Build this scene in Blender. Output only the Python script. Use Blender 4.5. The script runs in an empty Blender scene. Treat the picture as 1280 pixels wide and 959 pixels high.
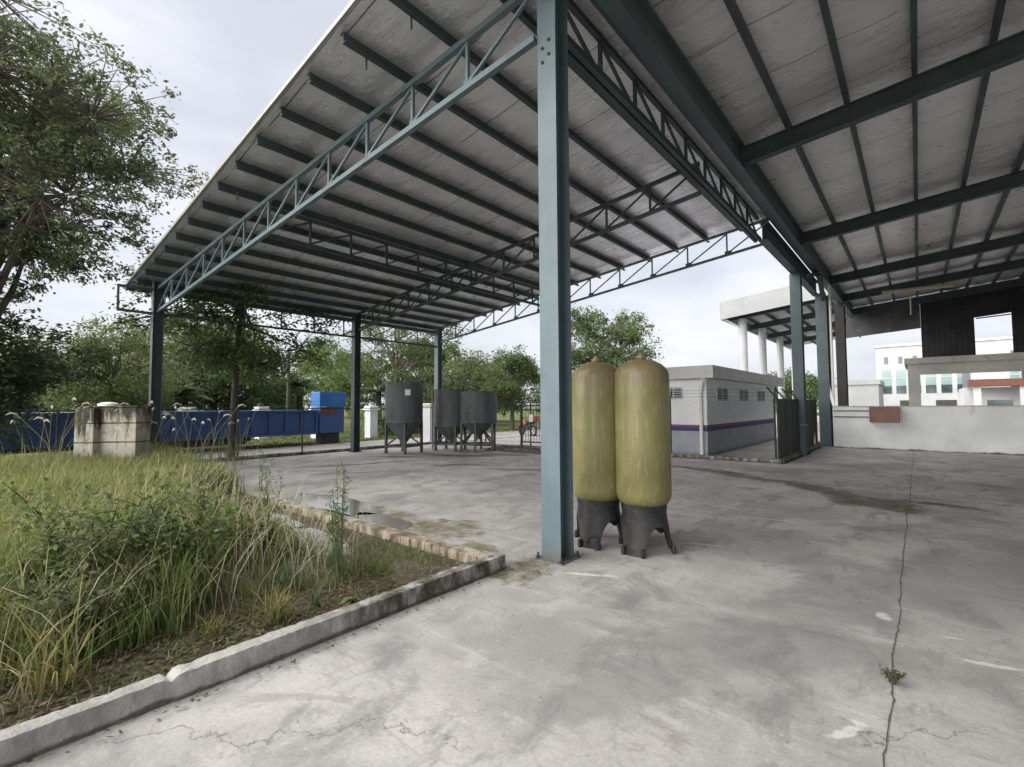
import bpy, bmesh, math, random
import numpy as np
from mathutils import Vector, Matrix
R = math.radians
SC = bpy.context.scene
COL = SC.collection
random.seed(11)
RNG = np.random.default_rng(7)

# ------------------------------------------------------------------ camera, light
YAW, PITCH, ROLL, FPX, EYE = R(40.7), R(2.72), R(-0.35), 590.0, 1.6
fwd = Vector((-math.sin(YAW)*math.cos(PITCH), math.cos(YAW)*math.cos(PITCH), math.sin(PITCH)))
r0 = Vector((math.cos(YAW), math.sin(YAW), 0))
u0 = r0.cross(fwd)
rgt = math.cos(ROLL)*r0 + math.sin(ROLL)*u0
upv = math.cos(ROLL)*u0 - math.sin(ROLL)*r0
cam = bpy.data.objects.new('camera', bpy.data.cameras.new('camera'))
COL.objects.link(cam)
cam.data.sensor_width = 36.0
cam.data.lens = FPX/1280*36.0
cam.data.clip_start = 0.05
cam.data.clip_end = 3000
m = Matrix.Identity(4)
for i, v in enumerate((rgt, upv, -fwd)):
    for k in range(3): m[k][i] = v[k]
m.translation = (0, 0, EYE)
cam.matrix_world = m
SC.camera = cam

SUN_DIR = Vector((-0.52, -0.74, 0.48)).normalized()     # towards the sun, above the grass side
world = bpy.data.worlds.new('World'); SC.world = world
world.use_nodes = True
wn, wl = world.node_tree.nodes, world.node_tree.links
wn.clear()
sky = wn.new('ShaderNodeTexSky'); sky.sky_type = 'NISHITA'; sky.sun_disc = False
sky.sun_elevation = math.asin(SUN_DIR.z); sky.sun_rotation = math.atan2(SUN_DIR.x, SUN_DIR.y)
sky.dust_density = 3.0
tc = wn.new('ShaderNodeTexCoord')
mp = wn.new('ShaderNodeMapping'); mp.inputs['Scale'].default_value = (1, 1, 3.0)
no = wn.new('ShaderNodeTexNoise'); no.inputs['Scale'].default_value = 2.2; no.inputs['Detail'].default_value = 7; no.inputs['Roughness'].default_value = .55
rp = wn.new('ShaderNodeValToRGB')
rp.color_ramp.elements[0].position = .36; rp.color_ramp.elements[0].color = (2.6, 2.68, 2.95, 1)
rp.color_ramp.elements[1].position = .62; rp.color_ramp.elements[1].color = (3.55, 3.56, 3.8, 1)
mx = wn.new('ShaderNodeMix'); mx.data_type = 'RGBA'; mx.inputs[0].default_value = .9
bg = wn.new('ShaderNodeBackground'); bg.inputs['Strength'].default_value = 0.11
wo = wn.new('ShaderNodeOutputWorld')
wl.new(tc.outputs['Generated'], mp.inputs[0]); wl.new(mp.outputs[0], no.inputs['Vector'])
wl.new(no.outputs[0], rp.inputs[0]); wl.new(sky.outputs[0], mx.inputs[6]); wl.new(rp.outputs[0], mx.inputs[7])
wl.new(mx.outputs[2], bg.inputs[0]); wl.new(bg.outputs[0], wo.inputs[0])
sun = bpy.data.objects.new('sun', bpy.data.lights.new('sun', 'SUN')); COL.objects.link(sun)
sun.data.energy = 4.0; sun.data.angle = R(110); sun.data.color = (1, .975, .94)
sun.rotation_euler = SUN_DIR.to_track_quat('Z', 'Y').to_euler()
SC.view_settings.view_transform = 'Standard'; SC.view_settings.look = 'None'
SC.view_settings.exposure = 1.38; SC.view_settings.gamma = 1
SC.cycles.diffuse_bounces = 6; SC.cycles.max_bounces = 10

# ------------------------------------------------------------------ materials
class NT:
    def __init__(s, name):
        s.m = bpy.data.materials.new(name); s.m.use_nodes = True
        s.n, s.l = s.m.node_tree.nodes, s.m.node_tree.links
        s.b = s.n['Principled BSDF']; s.out = s.n['Material Output']
        s.co = s.n.new('ShaderNodeTexCoord').outputs['Object']
    def put(s, sock, v):
        if hasattr(v, 'links'): s.l.new(v, sock)
        elif isinstance(v, (tuple, list)) and len(v) == 3 and sock.type == 'RGBA': sock.default_value = (*v, 1)
        else: sock.default_value = v
    def noise(s, scale, detail=6, rough=.6, vec=None, stretch=None, dist=0):
        v = vec or s.co
        if stretch: v = s.map(v, scale=stretch)
        t = s.n.new('ShaderNodeTexNoise'); s.l.new(v, t.inputs['Vector'])
        t.inputs['Scale'].default_value = scale; t.inputs['Detail'].default_value = detail
        t.inputs['Roughness'].default_value = rough; t.inputs['Distortion'].default_value = dist
        s.last = t
        return t.outputs[0]
    def map(s, v, loc=(0,0,0), rot=(0,0,0), scale=(1,1,1), kind='POINT'):
        t = s.n.new('ShaderNodeMapping'); t.vector_type = kind; s.l.new(v, t.inputs[0])
        t.inputs['Location'].default_value = loc; t.inputs['Rotation'].default_value = rot; t.inputs['Scale'].default_value = scale
        return t.outputs[0]
    def rng(s, v, a, b, c=0., d=1., smooth=True):
        t = s.n.new('ShaderNodeMapRange'); s.l.new(v, t.inputs[0])
        if smooth: t.interpolation_type = 'SMOOTHSTEP'
        for i, x in enumerate((a, b, c, d)): t.inputs[1+i].default_value = x
        return t.outputs[0]
    def math(s, op, a, b=0.):
        t = s.n.new('ShaderNodeMath'); t.operation = op
        s.put(t.inputs[0], a); s.put(t.inputs[1], b); return t.outputs[0]
    def mix(s, f, a, b, mode='MIX'):
        t = s.n.new('ShaderNodeMix'); t.data_type = 'RGBA'; t.blend_type = mode
        s.put(t.inputs[0], f); s.put(t.inputs[6], a); s.put(t.inputs[7], b); return t.outputs[2]
    def sep(s, v):
        t = s.n.new('ShaderNodeSeparateXYZ'); s.l.new(v, t.inputs[0]); return t.outputs
    def length(s, v):
        t = s.n.new('ShaderNodeVectorMath'); t.operation = 'LENGTH'; s.l.new(v, t.inputs[0]); return t.outputs['Value']
    def bump(s, h, strength=.3, dist=.02):
        t = s.n.new('ShaderNodeBump'); t.inputs['Strength'].default_value = strength; t.inputs['Distance'].default_value = dist
        s.l.new(h, t.inputs['Height']); s.l.new(t.outputs[0], s.b.inputs['Normal'])
    def set(s, col=None, rough=None, metal=None, spec=None):
        if col is not None: s.put(s.b.inputs['Base Color'], col)
        if rough is not None: s.put(s.b.inputs['Roughness'], rough)
        if metal is not None: s.b.inputs['Metallic'].default_value = metal
        if spec is not None: s.b.inputs['Specular IOR Level'].default_value = spec
        return s.m

def dirty(name, a, b, scale=2.0, rough=.6, c=None, bump=.1, bscale=30, metal=0, spec=.4, stretch=None):
    t = NT(name)
    k = t.mix(t.rng(t.noise(scale, 8, .62, stretch=stretch), .35, .68), a, b)
    if c: k = t.mix(t.rng(t.noise(scale*2.7, 9, .7), .56, .70), k, c)
    if bump: t.bump(t.noise(bscale, 4), bump, .01)
    return t.set(k, rough, metal, spec)

M = {}
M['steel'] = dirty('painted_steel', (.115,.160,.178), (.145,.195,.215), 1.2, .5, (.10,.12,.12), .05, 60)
def m_col():
    t = NT('column_paint')
    x, y, z = t.sep(t.co)
    c = t.mix(t.rng(t.noise(1.2, 8, .62), .35, .68), (.090,.130,.148), (.118,.163,.182))
    c = t.mix(t.math('MULTIPLY', t.rng(t.noise(7, 6, .7, stretch=(1,1,.12)), .55, .72), .5), c, (.165,.205,.22))
    c = t.mix(t.math('MULTIPLY', t.rng(t.math('ADD', z, t.math('MULTIPLY', t.noise(5, 6), .4)), .42, .22), .65), c, (.10,.085,.07))
    c = t.mix(t.rng(t.noise(17, 7, .7), .685, .73), c, (.11,.06,.04))
    t.bump(t.noise(40, 3), .06, .01)
    return t.set(c, .48, 0, .4)
M['column_paint'] = m_col()
M['steel_shaded'] = dirty('shade_toned_steel', (.040,.056,.062), (.058,.078,.085), 1.5, .6, (.045,.04,.038), .05, 60)  # same steel paint as the near column, darkened for shade under the roofs
M['steel_mid'] = dirty('half_shaded_steel', (.058,.082,.090), (.078,.106,.114), 1.2, .5, (.06,.07,.07), .05, 60)  # same steel paint again, with part of the shade put into its colour
M['bolt'] = dirty('dark_bolt', (.02,.02,.02), (.06,.045,.035), 30, .7)
M['green_black'] = dirty('dark_fence_paint', (.018,.026,.024), (.035,.045,.04), 3, .6)
M['wire'] = dirty('fence_wire', (.03,.04,.036), (.06,.06,.055), 3, .6, bump=0)
M['white_trim'] = dirty('pale_trim', (.62,.63,.58), (.70,.70,.66), 1.5, .5)
M['trim_sunlit'] = dirty('sunlit_sheet_edge', (.30,.295,.22), (.36,.35,.27), 2, .45)  # yellowish sunlight along the roof edge put into the trim colour
M['roof_top'] = dirty('roof_sheet', (.35,.38,.38), (.42,.44,.44), .5, .45)
M['white_paint'] = dirty('white_paint', (.66,.67,.68), (.74,.75,.76), 1.2, .6, (.52,.52,.5))
M['hall_white'] = dirty('weathered_white_render', (.40,.41,.42), (.47,.48,.49), .5, .7, (.34,.34,.34))
M['pipe_white'] = dirty('white_pvc', (.72,.72,.70), (.78,.78,.76), 3, .4)
M['bright_plate'] = dirty('white_plate', (.74,.74,.76), (.8,.8,.8), 8, .5)
M['black_plastic'] = dirty('black_plastic', (.012,.012,.013), (.03,.03,.03), 6, .5, (.07,.06,.05), .2, 40)
M['rubber'] = dirty('tyre_rubber', (.012,.012,.012), (.03,.028,.026), 8, .8)
M['dark_metal'] = dirty('dark_undercarriage', (.015,.016,.018), (.04,.035,.03), 3, .7)
M['rust'] = dirty('rusty_steel', (.16,.06,.035), (.09,.045,.035), 5, .8, (.23,.08,.04))
M['blue'] = dirty('navy_blue_paint', (.03,.078,.22), (.045,.105,.28), .8, .45, (.05,.075,.13), .1, 20)
M['blue_bright'] = dirty('bright_blue_paint', (.016,.115,.33), (.028,.145,.38), 1.5, .45)
M['brown_box'] = dirty('brown_board', (.17,.095,.07), (.22,.125,.095), 3, .7)
M['bark'] = dirty('bark', (.10,.085,.07), (.17,.15,.125), 6, .9, (.06,.05,.04), .6, 25, stretch=(1,1,.25))
M['bark_dark'] = dirty('dark_bark', (.05,.045,.04), (.085,.075,.065), 6, .9, None, .6, 25, stretch=(1,1,.25))
M['dead'] = dirty('brown_cladding', (.022,.020,.022), (.035,.032,.033), 1, .8)
M['pale_grey'] = dirty('pale_grey_panel', (.50,.53,.55), (.56,.58,.60), .4, .6)
M['grey_fascia'] = dirty('grey_fascia_panel', (.245,.252,.252), (.29,.296,.296), .6, .5)
M['conc_frame'] = dirty('bare_concrete', (.34,.33,.31), (.42,.41,.385), 1.3, .85, (.26,.25,.235))
M['hopper'] = dirty('grey_hopper_paint', (.060,.064,.068), (.10,.105,.11), 3.2, .55, (.15,.14,.125), .15, 14, stretch=(1,1,.18))
M['hopper_leg'] = dirty('hopper_leg_paint', (.055,.06,.058), (.085,.085,.08), 3, .6)
M['pipe_tan'] = dirty('yellowed_pipe', (.33,.30,.21), (.42,.39,.28), 3, .6)
M['red'] = dirty('faded_red_paint', (.28,.055,.05), (.36,.09,.08), 3, .6)
M['glass'] = dirty('window_glass', (.03,.045,.05), (.06,.08,.085), .7, .08, bump=0, spec=.6)
M['glass_green'] = dirty('green_window_glass', (.16,.26,.24), (.24,.33,.32), .3, .12, bump=0, spec=.6)
M['slate'] = dirty('grey_violet_panel', (.13,.13,.16), (.16,.16,.19), .3, .6)
M['louvre'] = dirty('dark_louvre_panel', (.03,.032,.033), (.05,.05,.05), 3, .6)  # near-black panels behind the louvre slats and on the garage doors
M['road_white'] = dirty('white_splash', (.62,.62,.60), (.72,.72,.70), 6, .8, (.5,.49,.47))

def m_leaf(name, rough=.5, trans=.35):
    t = NT(name)
    a = t.n.new('ShaderNodeAttribute'); a.attribute_name = 'Col'
    t.set(a.outputs['Color'], rough, 0, .2)
    tr = t.n.new('ShaderNodeBsdfTranslucent')
    hs = t.n.new('ShaderNodeHueSaturation'); hs.inputs['Value'].default_value = 1.25; hs.inputs['Hue'].default_value = .49
    t.l.new(a.outputs['Color'], hs.inputs['Color']); t.l.new(hs.outputs[0], tr.inputs['Color'])
    mixs = t.n.new('ShaderNodeMixShader'); mixs.inputs[0].default_value = trans
    t.l.new(t.b.outputs[0], mixs.inputs[1]); t.l.new(tr.outputs[0], mixs.inputs[2]); t.l.new(mixs.outputs[0], t.out.inputs[0])
    return t.m
M['leaf'] = m_leaf('leaf', .62, .42)
M['blade'] = m_leaf('grass_blade', .55, .4)

def m_concrete():
    t = NT('yard_concrete')
    wob = t.n.new('ShaderNodeTexNoise'); wob.inputs['Scale'].default_value = 1.3; wob.inputs['Detail'].default_value = 8; wob.inputs['Roughness'].default_value = .68
    t.l.new(t.co, wob.inputs['Vector'])
    vm = t.n.new('ShaderNodeVectorMath'); vm.operation = 'SUBTRACT'; t.l.new(wob.outputs['Color'], vm.inputs[0]); vm.inputs[1].default_value = (.5,.5,.5)
    vs = t.n.new('ShaderNodeVectorMath'); vs.operation = 'SCALE'; t.l.new(vm.outputs[0], vs.inputs[0]); vs.inputs['Scale'].default_value = 1.5
    va = t.n.new('ShaderNodeVectorMath'); va.operation = 'ADD'; t.l.new(t.co, va.inputs[0]); t.l.new(vs.outputs[0], va.inputs[1])
    P = va.outputs[0]
    vs2 = t.n.new('ShaderNodeVectorMath'); vs2.operation = 'SCALE'; t.l.new(vm.outputs[0], vs2.inputs[0]); vs2.inputs['Scale'].default_value = .95
    va2 = t.n.new('ShaderNodeVectorMath'); va2.operation = 'ADD'; t.l.new(t.co, va2.inputs[0]); t.l.new(vs2.outputs[0], va2.inputs[1])
    P2 = va2.outputs[0]
    def ell(x, y, rx, ry, rot, soft=.55, vec=None):
        v = t.map(vec or P, (x, y, 0), (0, 0, R(rot)), (rx, ry, 1), 'TEXTURE')
        # flatten z
        mu = t.n.new('ShaderNodeVectorMath'); mu.operation = 'MULTIPLY'; t.l.new(v, mu.inputs[0]); mu.inputs[1].default_value = (1,1,0)
        return t.rng(t.length(mu.outputs[0]), 1.0, soft)
    def union(*e):
        o = e[0]
        for x in e[1:]: o = t.math('MAXIMUM', o, x)
        return o
    big = t.noise(.55, 9, .66)
    col = t.mix(t.rng(big, .36, .64), (.258,.249,.238), (.415,.401,.383))
    col = t.mix(t.math('MULTIPLY', t.rng(t.noise(.9, 8, .6, dist=.6), .53, .68), .9), col, (.195,.191,.186))   # grey wear
    col = t.mix(t.math('MULTIPLY', t.rng(t.noise(1.9, 8, .62, stretch=(1,.55,1)), .56, .72), .6), col, (.48,.465,.44))      # pale laitance
    col = t.mix(t.math('MULTIPLY', t.rng(t.noise(5, 8, .72), .60, .74), .5), col, (.20,.185,.165))
    strk = t.noise(3.2, 7, .7, stretch=(.35, 1.6, 1))
    col = t.mix(t.math('MULTIPLY', t.rng(strk, .54, .68), .45), col, (.48,.47,.45))
    col = t.mix(t.math('MULTIPLY', t.rng(t.noise(2.3, 9, .7, stretch=(1.2,.5,1), dist=.4), .52, .64), .7), col, (.20,.195,.188))
    col = t.mix(t.math('MULTIPLY', t.rng(t.noise(4.2, 8, .75, stretch=(.3,1.9,1)), .56, .68), .7), col, (.20,.19,.182))
    col = t.mix(t.math('MULTIPLY', t.rng(t.noise(1.1, 10, .75, dist=1.2), .55, .62), .45), col, (.19,.18,.178))
    fine = t.noise(46, 5, .75)
    col = t.mix(.4, col, t.mix(t.rng(fine, .3, .7), (.70,.69,.68), (1.22,1.22,1.22)), 'MULTIPLY')
    col = t.mix(t.math('MULTIPLY', t.rng(t.noise(7.5, 9, .78, stretch=(.6,1.3,1)), .52, .66), .42), col, (.22,.205,.185))
    col = t.mix(t.math('MULTIPLY', t.rng(t.noise(24, 6, .75), .58, .70), .45), col, (.60,.585,.55))
    spots = t.rng(t.noise(16, 3, .5), .70, .76)
    col = t.mix(t.math('MULTIPLY', spots, .55), col, (.09,.085,.075))
    wet = union(*[ell(a,b,c,d,e,.6,P2) for a,b,c,d,e in ((-4.0,12.0,1.3,.24,-12),(-2.9,11.35,1.4,.30,-22),(-1.5,10.55,1.2,.42,-38),(-.6,9.7,.95,.60,-35),(.15,10.1,.7,.2,-15))])
    grit = t.rng(t.noise(4.5, 8, .75), .30, .50)
    wetc = t.mix(t.rng(t.noise(11, 5, .7), .4, .62), (.060,.042,.027), (.15,.115,.08))
    col = t.mix(t.math('MULTIPLY', wet, grit), col, wetc)
    moss = union(ell(-4.9, 4.15, .95, .55, 15), ell(-6.8, 4.0, 2.0, .6, 0), ell(-3.9, 3.85, .5, .22, 0), ell(-3.0, 3.55, .35, .3, 40))
    mcol = t.mix(t.rng(t.noise(5, 5), .4, .6), (.10,.085,.045), (.17,.155,.10))
    col = t.mix(t.math('MULTIPLY', moss, t.rng(t.noise(3.5, 7, .7), .30, .60)), col, mcol)
    oil = union(*[ell(a,b,c,d,e,.5,P2) for a,b,c,d,e in ((-12.6,9.1,1.5,.26,35),(-11.2,10.6,1.4,.4,30),(-10.3,11.6,1.2,.4,20),(-12.0,7.2,1.8,.2,70),(-7.0,9.5,1.8,.2,25),(-9.4,9.0,1.4,.14,35),(-10.5,6.2,1.2,.12,60))])
    col = t.mix(t.math('MULTIPLY', oil, .85), col, (.075,.068,.06))
    soot = union(ell(-.9, 3.6, .9, .5, 20), ell(-1.3, 2.6, .8, .35, 60), ell(.3, 6.0, .9, 1.6, 0), ell(-.55, 4.8, .5, .7, 10), ell(1.6, 7.5, 1.5, .8, 0))
    col = t.mix(t.math('MULTIPLY', soot, .45), col, (.15,.145,.145))
    w2 = t.n.new('ShaderNodeTexNoise'); w2.inputs['Scale'].default_value = 9; w2.inputs['Detail'].default_value = 6; t.l.new(t.co, w2.inputs['Vector'])
    v2 = t.n.new('ShaderNodeVectorMath'); v2.operation = 'MULTIPLY_ADD'; t.l.new(w2.outputs['Color'], v2.inputs[0]); v2.inputs[1].default_value = (.10,.10,0); v2.inputs[2].default_value = (-.05,-.05,0)
    v3 = t.n.new('ShaderNodeVectorMath'); v3.operation = 'ADD'; t.l.new(t.co, v3.inputs[0]); t.l.new(v2.outputs[0], v3.inputs[1])
    Q = v3.outputs[0]
    lime = union(*[ell(a, b, c, d, e, .5, Q) for a,b,c,d,e in ((-.33,2.86,.16,.035,58),(-.28,2.98,.05,.03,0),(.31,4.16,.26,.028,15),(-.26,4.58,.10,.05,-60),(.12,4.45,.09,.018,10),(-2.42,3.92,.36,.035,28),(-1.6,7.4,.35,.03,10),(-1.9,5.6,.25,.02,20))])
    col = t.mix(t.math('MULTIPLY', lime, t.rng(t.noise(14, 6, .75), .36, .50, .15, .95)), col, (.54,.53,.51))
    # fine cracks
    vo = t.n.new('ShaderNodeTexVoronoi'); vo.feature = 'DISTANCE_TO_EDGE'; vo.inputs['Scale'].default_value = .22
    t.l.new(P, vo.inputs['Vector'])
    crack = t.math('MULTIPLY', t.rng(vo.outputs['Distance'], .0035, .0012), t.rng(t.noise(.6, 3), .50, .60))
    col = t.mix(t.math('MULTIPLY', crack, .7), col, (.07,.063,.055))
    rough = t.mix(t.math('MULTIPLY', union(wet, oil), .7), t.mix(t.rng(big, .3, .7), (.66,.66,.66), (.85,.85,.85)), (.5,.5,.5))
    t.bump(t.math('ADD', fine, t.math('MULTIPLY', t.noise(9, 6), 1.4)), .10, .012)
    return t.set(col, rough, 0, .4)
M['yard'] = m_concrete()

def m_soil():
    t = NT('damp_soil')
    c = t.mix(t.rng(t.noise(2.2, 8, .65), .35, .65), (.055,.042,.030), (.115,.092,.065))
    c = t.mix(t.rng(t.noise(14, 6, .7), .56, .68), c, (.20,.17,.125))
    c = t.mix(t.math('MULTIPLY', t.rng(t.noise(1.0, 6), .5, .62), .7), c, (.07,.085,.030))
    t.bump(t.noise(22, 7, .7), .8, .04)
    return t.set(c, t.rng(t.noise(1.6, 4), .42, .6, .55, .95), 0, .3)
M['soil'] = m_soil()
def m_turf():
    t = NT('verge_turf')
    c = t.mix(t.rng(t.noise(.5, 9, .7), .35, .65), (.075,.095,.03), (.15,.17,.055))
    c = t.mix(t.rng(t.noise(6, 7, .75), .5, .7), c, (.05,.068,.022))
    t.bump(t.noise(20, 6, .8), .9, .06)
    return t.set(c, .95, 0, .2)
M['turf'] = m_turf()
def m_road():
    t = NT('pale_road')
    c = t.mix(t.rng(t.noise(.4, 9, .65), .35, .65), (.27,.262,.245), (.36,.35,.33))
    c = t.mix(t.rng(t.noise(3, 8, .7, stretch=(2,.3,1)), .55, .7), c, (.2,.195,.185))
    t.bump(t.noise(30, 5), .2, .01)
    return t.set(c, .85, 0, .3)
M['road'] = m_road()
def m_kerb():
    t = NT('stained_kerb_concrete')
    x, y, z = t.sep(t.co)
    c = t.mix(t.rng(t.noise(2.6, 8, .65), .36, .64), (.28,.27,.25), (.42,.41,.385))
    grow = t.rng(t.math('ADD', y, t.math('MULTIPLY', t.noise(1.6, 5), 1.4)), 1.6, 3.0)
    c = t.mix(t.math('MULTIPLY', grow, t.rng(t.noise(6, 7, .7, stretch=(1,1,.5)), .3, .62)), c, (.055,.055,.036))
    c = t.mix(t.math('MULTIPLY', t.rng(t.noise(9, 8, .75, stretch=(1,1,.6)), .55, .68), .55), c, (.17,.16,.14))
    foot = t.rng(t.math('ADD', z, t.math('MULTIPLY', t.noise(3.5, 6), .09)), .085, .06)
    c = t.mix(t.math('MULTIPLY', foot, .8), c, (.06,.055,.045))
    t.bump(t.math('ADD', t.noise(24, 6, .7), t.math('MULTIPLY', t.noise(5, 4), 1.5)), .8, .02)
    return t.set(c, .9, 0, .3)
M['kerb'] = m_kerb()
def m_kerb_rust():
    t = NT('rust_stained_kerb')
    x, y, z = t.sep(t.co)
    c = t.mix(t.rng(t.noise(4.2, 8, .75, stretch=(1.3,1,.25)), .38, .60), (.36,.325,.255), (.10,.068,.042))
    c = t.mix(t.rng(t.noise(11, 5, .6, stretch=(1,1,.25)), .58, .70), c, (.045,.032,.022))
    top = t.rng(z, .112, .12)
    c = t.mix(t.math('MULTIPLY', top, t.rng(t.noise(5, 6), .35, .6)), c, (.33,.31,.26))
    t.bump(t.noise(18, 6, .7), .6, .02)
    return t.set(c, .85, 0, .3)
M['kerb_rust'] = m_kerb_rust()
def m_foil():
    t = NT('roof_foil_insulation')
    x, y, z = t.sep(t.co)
    c = t.mix(t.rng(t.noise(.5, 8, .65), .35, .68), (.64,.64,.66), (.78,.78,.80))
    c = t.mix(t.math('MULTIPLY', t.rng(t.noise(2.4, 7, .7, stretch=(.5,2.2,1)), .52, .70), .6), c, (.42,.40,.40))
    fy = t.math('FRACT', t.math('MULTIPLY', t.math('ADD', y, t.math('MULTIPLY', t.noise(.8, 2), .10)), 1/1.25))
    seam = t.math('MULTIPLY', t.rng(fy, .012, .022, 1, 0), t.rng(t.noise(.9, 3), .40, .5))
    c = t.mix(t.math('MULTIPLY', seam, .8), c, (.10,.09,.085))
    h = t.math('ADD', t.noise(2.0, 6, .6, stretch=(.9,2.2,1)), t.math('MULTIPLY', t.noise(9, 4, stretch=(.7,1.4,1)), .4))
    t.bump(h, .38, .12)
    return t.set(c, t.rng(t.noise(3, 3), .3, .7, .26, .46), .55, .5)
M['foil'] = m_foil()
def m_tank():
    t = NT('wound_fibreglass')
    x, y, z = t.sep(t.co)
    c = t.mix(t.rng(t.noise(2.2, 6, .6, stretch=(1,1,.7)), .35, .65), (.142,.132,.050), (.20,.185,.074))
    c = t.mix(t.math('MULTIPLY', t.rng(t.math('ADD', z, t.math('MULTIPLY', t.noise(3, 5), .22)), 1.88, 2.02), .85), c, (.145,.115,.062))
    c = t.mix(t.math('MULTIPLY', t.rng(t.math('ADD', z, t.math('MULTIPLY', t.noise(4, 5), .1)), .62, .54), .6), c, (.17,.125,.055))
    c = t.mix(t.math('MULTIPLY', t.rng(t.noise(40, 3, .5, stretch=(1,1,.12)), .52, .7), .35), c, (.34,.30,.13))
    band = t.math('MULTIPLY', t.rng(t.noise(1.0, 3, stretch=(.2,.2,24)), .5, .6), .35)
    c = t.mix(band, c, (.17,.15,.06))
    c = t.mix(t.math('MULTIPLY', t.rng(t.noise(7, 7, .7), .66, .74), .8), c, (.09,.06,.03))
    ang = t.math('ARCTAN2', y, x)
    hx = t.math('MULTIPLY', t.math('SINE', t.math('ADD', t.math('MULTIPLY', ang, 22.), t.math('MULTIPLY', z, 95.))), t.math('SINE', t.math('SUBTRACT', t.math('MULTIPLY', ang, 22.), t.math('MULTIPLY', z, 95.))))
    c = t.mix(t.math('MULTIPLY', t.rng(hx, -.6, .9, 0, .16), t.rng(t.noise(3, 5), .42, .62)), c, (.33,.29,.14))
    c = t.mix(t.math('MULTIPLY', t.rng(t.noise(4, 8, .72, stretch=(2.6,2.6,.16)), .57, .72), .6), c, (.10,.078,.035))
    c = t.mix(t.math('MULTIPLY', t.rng(t.noise(15, 8, .8), .62, .72), .5), c, (.38,.34,.20))
    t.bump(t.math('ADD', t.noise(60, 2, .5, stretch=(.3,.3,1)), t.math('MULTIPLY', t.noise(12, 4), .6)), .14, .01)
    return t.set(c, t.rng(t.noise(6, 5), .3, .7, .30, .48), 0, .45)
M['tank'] = m_tank()
def m_block():
    t = NT('weathered_block_wall')
    x, y, z = t.sep(t.co)
    c = t.mix(t.rng(t.noise(2.4, 7, .65), .35, .65), (.36,.33,.27), (.48,.45,.38))
    gz = t.math('FRACT', t.math('MULTIPLY', z, 1/.42))
    joint = t.math('MULTIPLY', t.rng(gz, .05, .075, 1, 0), t.rng(t.noise(4, 4), .3, .5))
    c = t.mix(joint, c, (.08,.07,.055))
    st = t.noise(3.0, 7, .7, stretch=(1.4,1.4,.35))
    grad = t.rng(z, .55, 1.65)
    c = t.mix(t.math('MULTIPLY', t.rng(t.math('ADD', st, t.math('MULTIPLY', grad, .22)), .56, .70), .95), c, (.035,.036,.025))
    c = t.mix(t.math('MULTIPLY', t.rng(t.noise(2.2, 6), .55, .66), .7), c, (.19,.16,.06))
    t.bump(t.math('ADD', t.noise(20, 6, .7), t.math('MULTIPLY', joint, -1.)), .5, .02)
    return t.set(c, .92, 0, .3)
M['block'] = m_block()
def m_house():
    t = NT('banded_house_wall')
    x, y, z = t.sep(t.co)
    c = t.mix(t.rng(t.noise(1.2, 7, .6), .35, .65), (.74,.75,.78), (.80,.81,.82))
    low = t.mix(t.rng(t.noise(1.5, 7, .6), .35, .65), (.29,.31,.34), (.35,.37,.40))
    c = t.mix(t.math('LESS_THAN', z, .96), c, (.055,.055,.16))
    c = t.mix(t.math('GREATER_THAN', z, .915), c, t.mix(t.math('GREATER_THAN', z, .96), (.055,.055,.16), c))
    c = t.mix(t.math('LESS_THAN', z, .77), c, low)
    redm = t.math('MULTIPLY', t.math('GREATER_THAN', z, .90), t.math('LESS_THAN', z, .97))
    c = t.mix(redm, c, (.22,.07,.10))
    c = t.mix(t.math('MULTIPLY', t.rng(t.math('ADD', z, t.math('MULTIPLY', t.noise(2.5, 6), .25)), .28, .12), .7), c, (.15,.15,.14))
    t.bump(t.noise(30, 5), .15, .01)
    return t.set(c, .8, 0, .3)
M['house'] = m_house()
def m_lowwall():
    t = NT('painted_low_wall')
    x, y, z = t.sep(t.co)
    c = t.mix(t.rng(t.noise(.9, 8, .62), .32, .68), (.56,.575,.57), (.70,.71,.70))
    c = t.mix(t.math('MULTIPLY', t.rng(t.noise(3, 8, .7, stretch=(1,1,.3)), .57, .7), .45), c, (.33,.33,.31))
    c = t.mix(t.rng(t.math('ADD', z, t.math('MULTIPLY', t.noise(3, 6), .18)), .16, .09), c, (.10,.095,.085))
    t.bump(t.noise(16, 6), .2, .015)
    return t.set(c, .8, 0, .3)
M['lowwall'] = m_lowwall()
def m_water():
    t = NT('puddle_water')
    t.bump(t.noise(9, 3), .06, .01)
    t.b.inputs['IOR'].default_value = 1.9
    return t.set((.16,.15,.13), .05, 0, .5)
M['water'] = m_water()
def m_clad():
    t = NT('dark_ribbed_cladding')
    x, y, z = t.sep(t.co)
    w = t.math('SINE', t.math('MULTIPLY', x, 31.4))
    t.bump(w, .25, .02)
    return t.set(t.mix(t.rng(t.noise(1, 6), .35, .65), (.022,.022,.026), (.038,.038,.043)), .75, 0, .2)
M['clad'] = m_clad()
M['band'] = dirty('dark_grey_lining', (.055,.056,.06), (.09,.09,.095), 1.2, .7, (.12,.115,.11))

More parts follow.
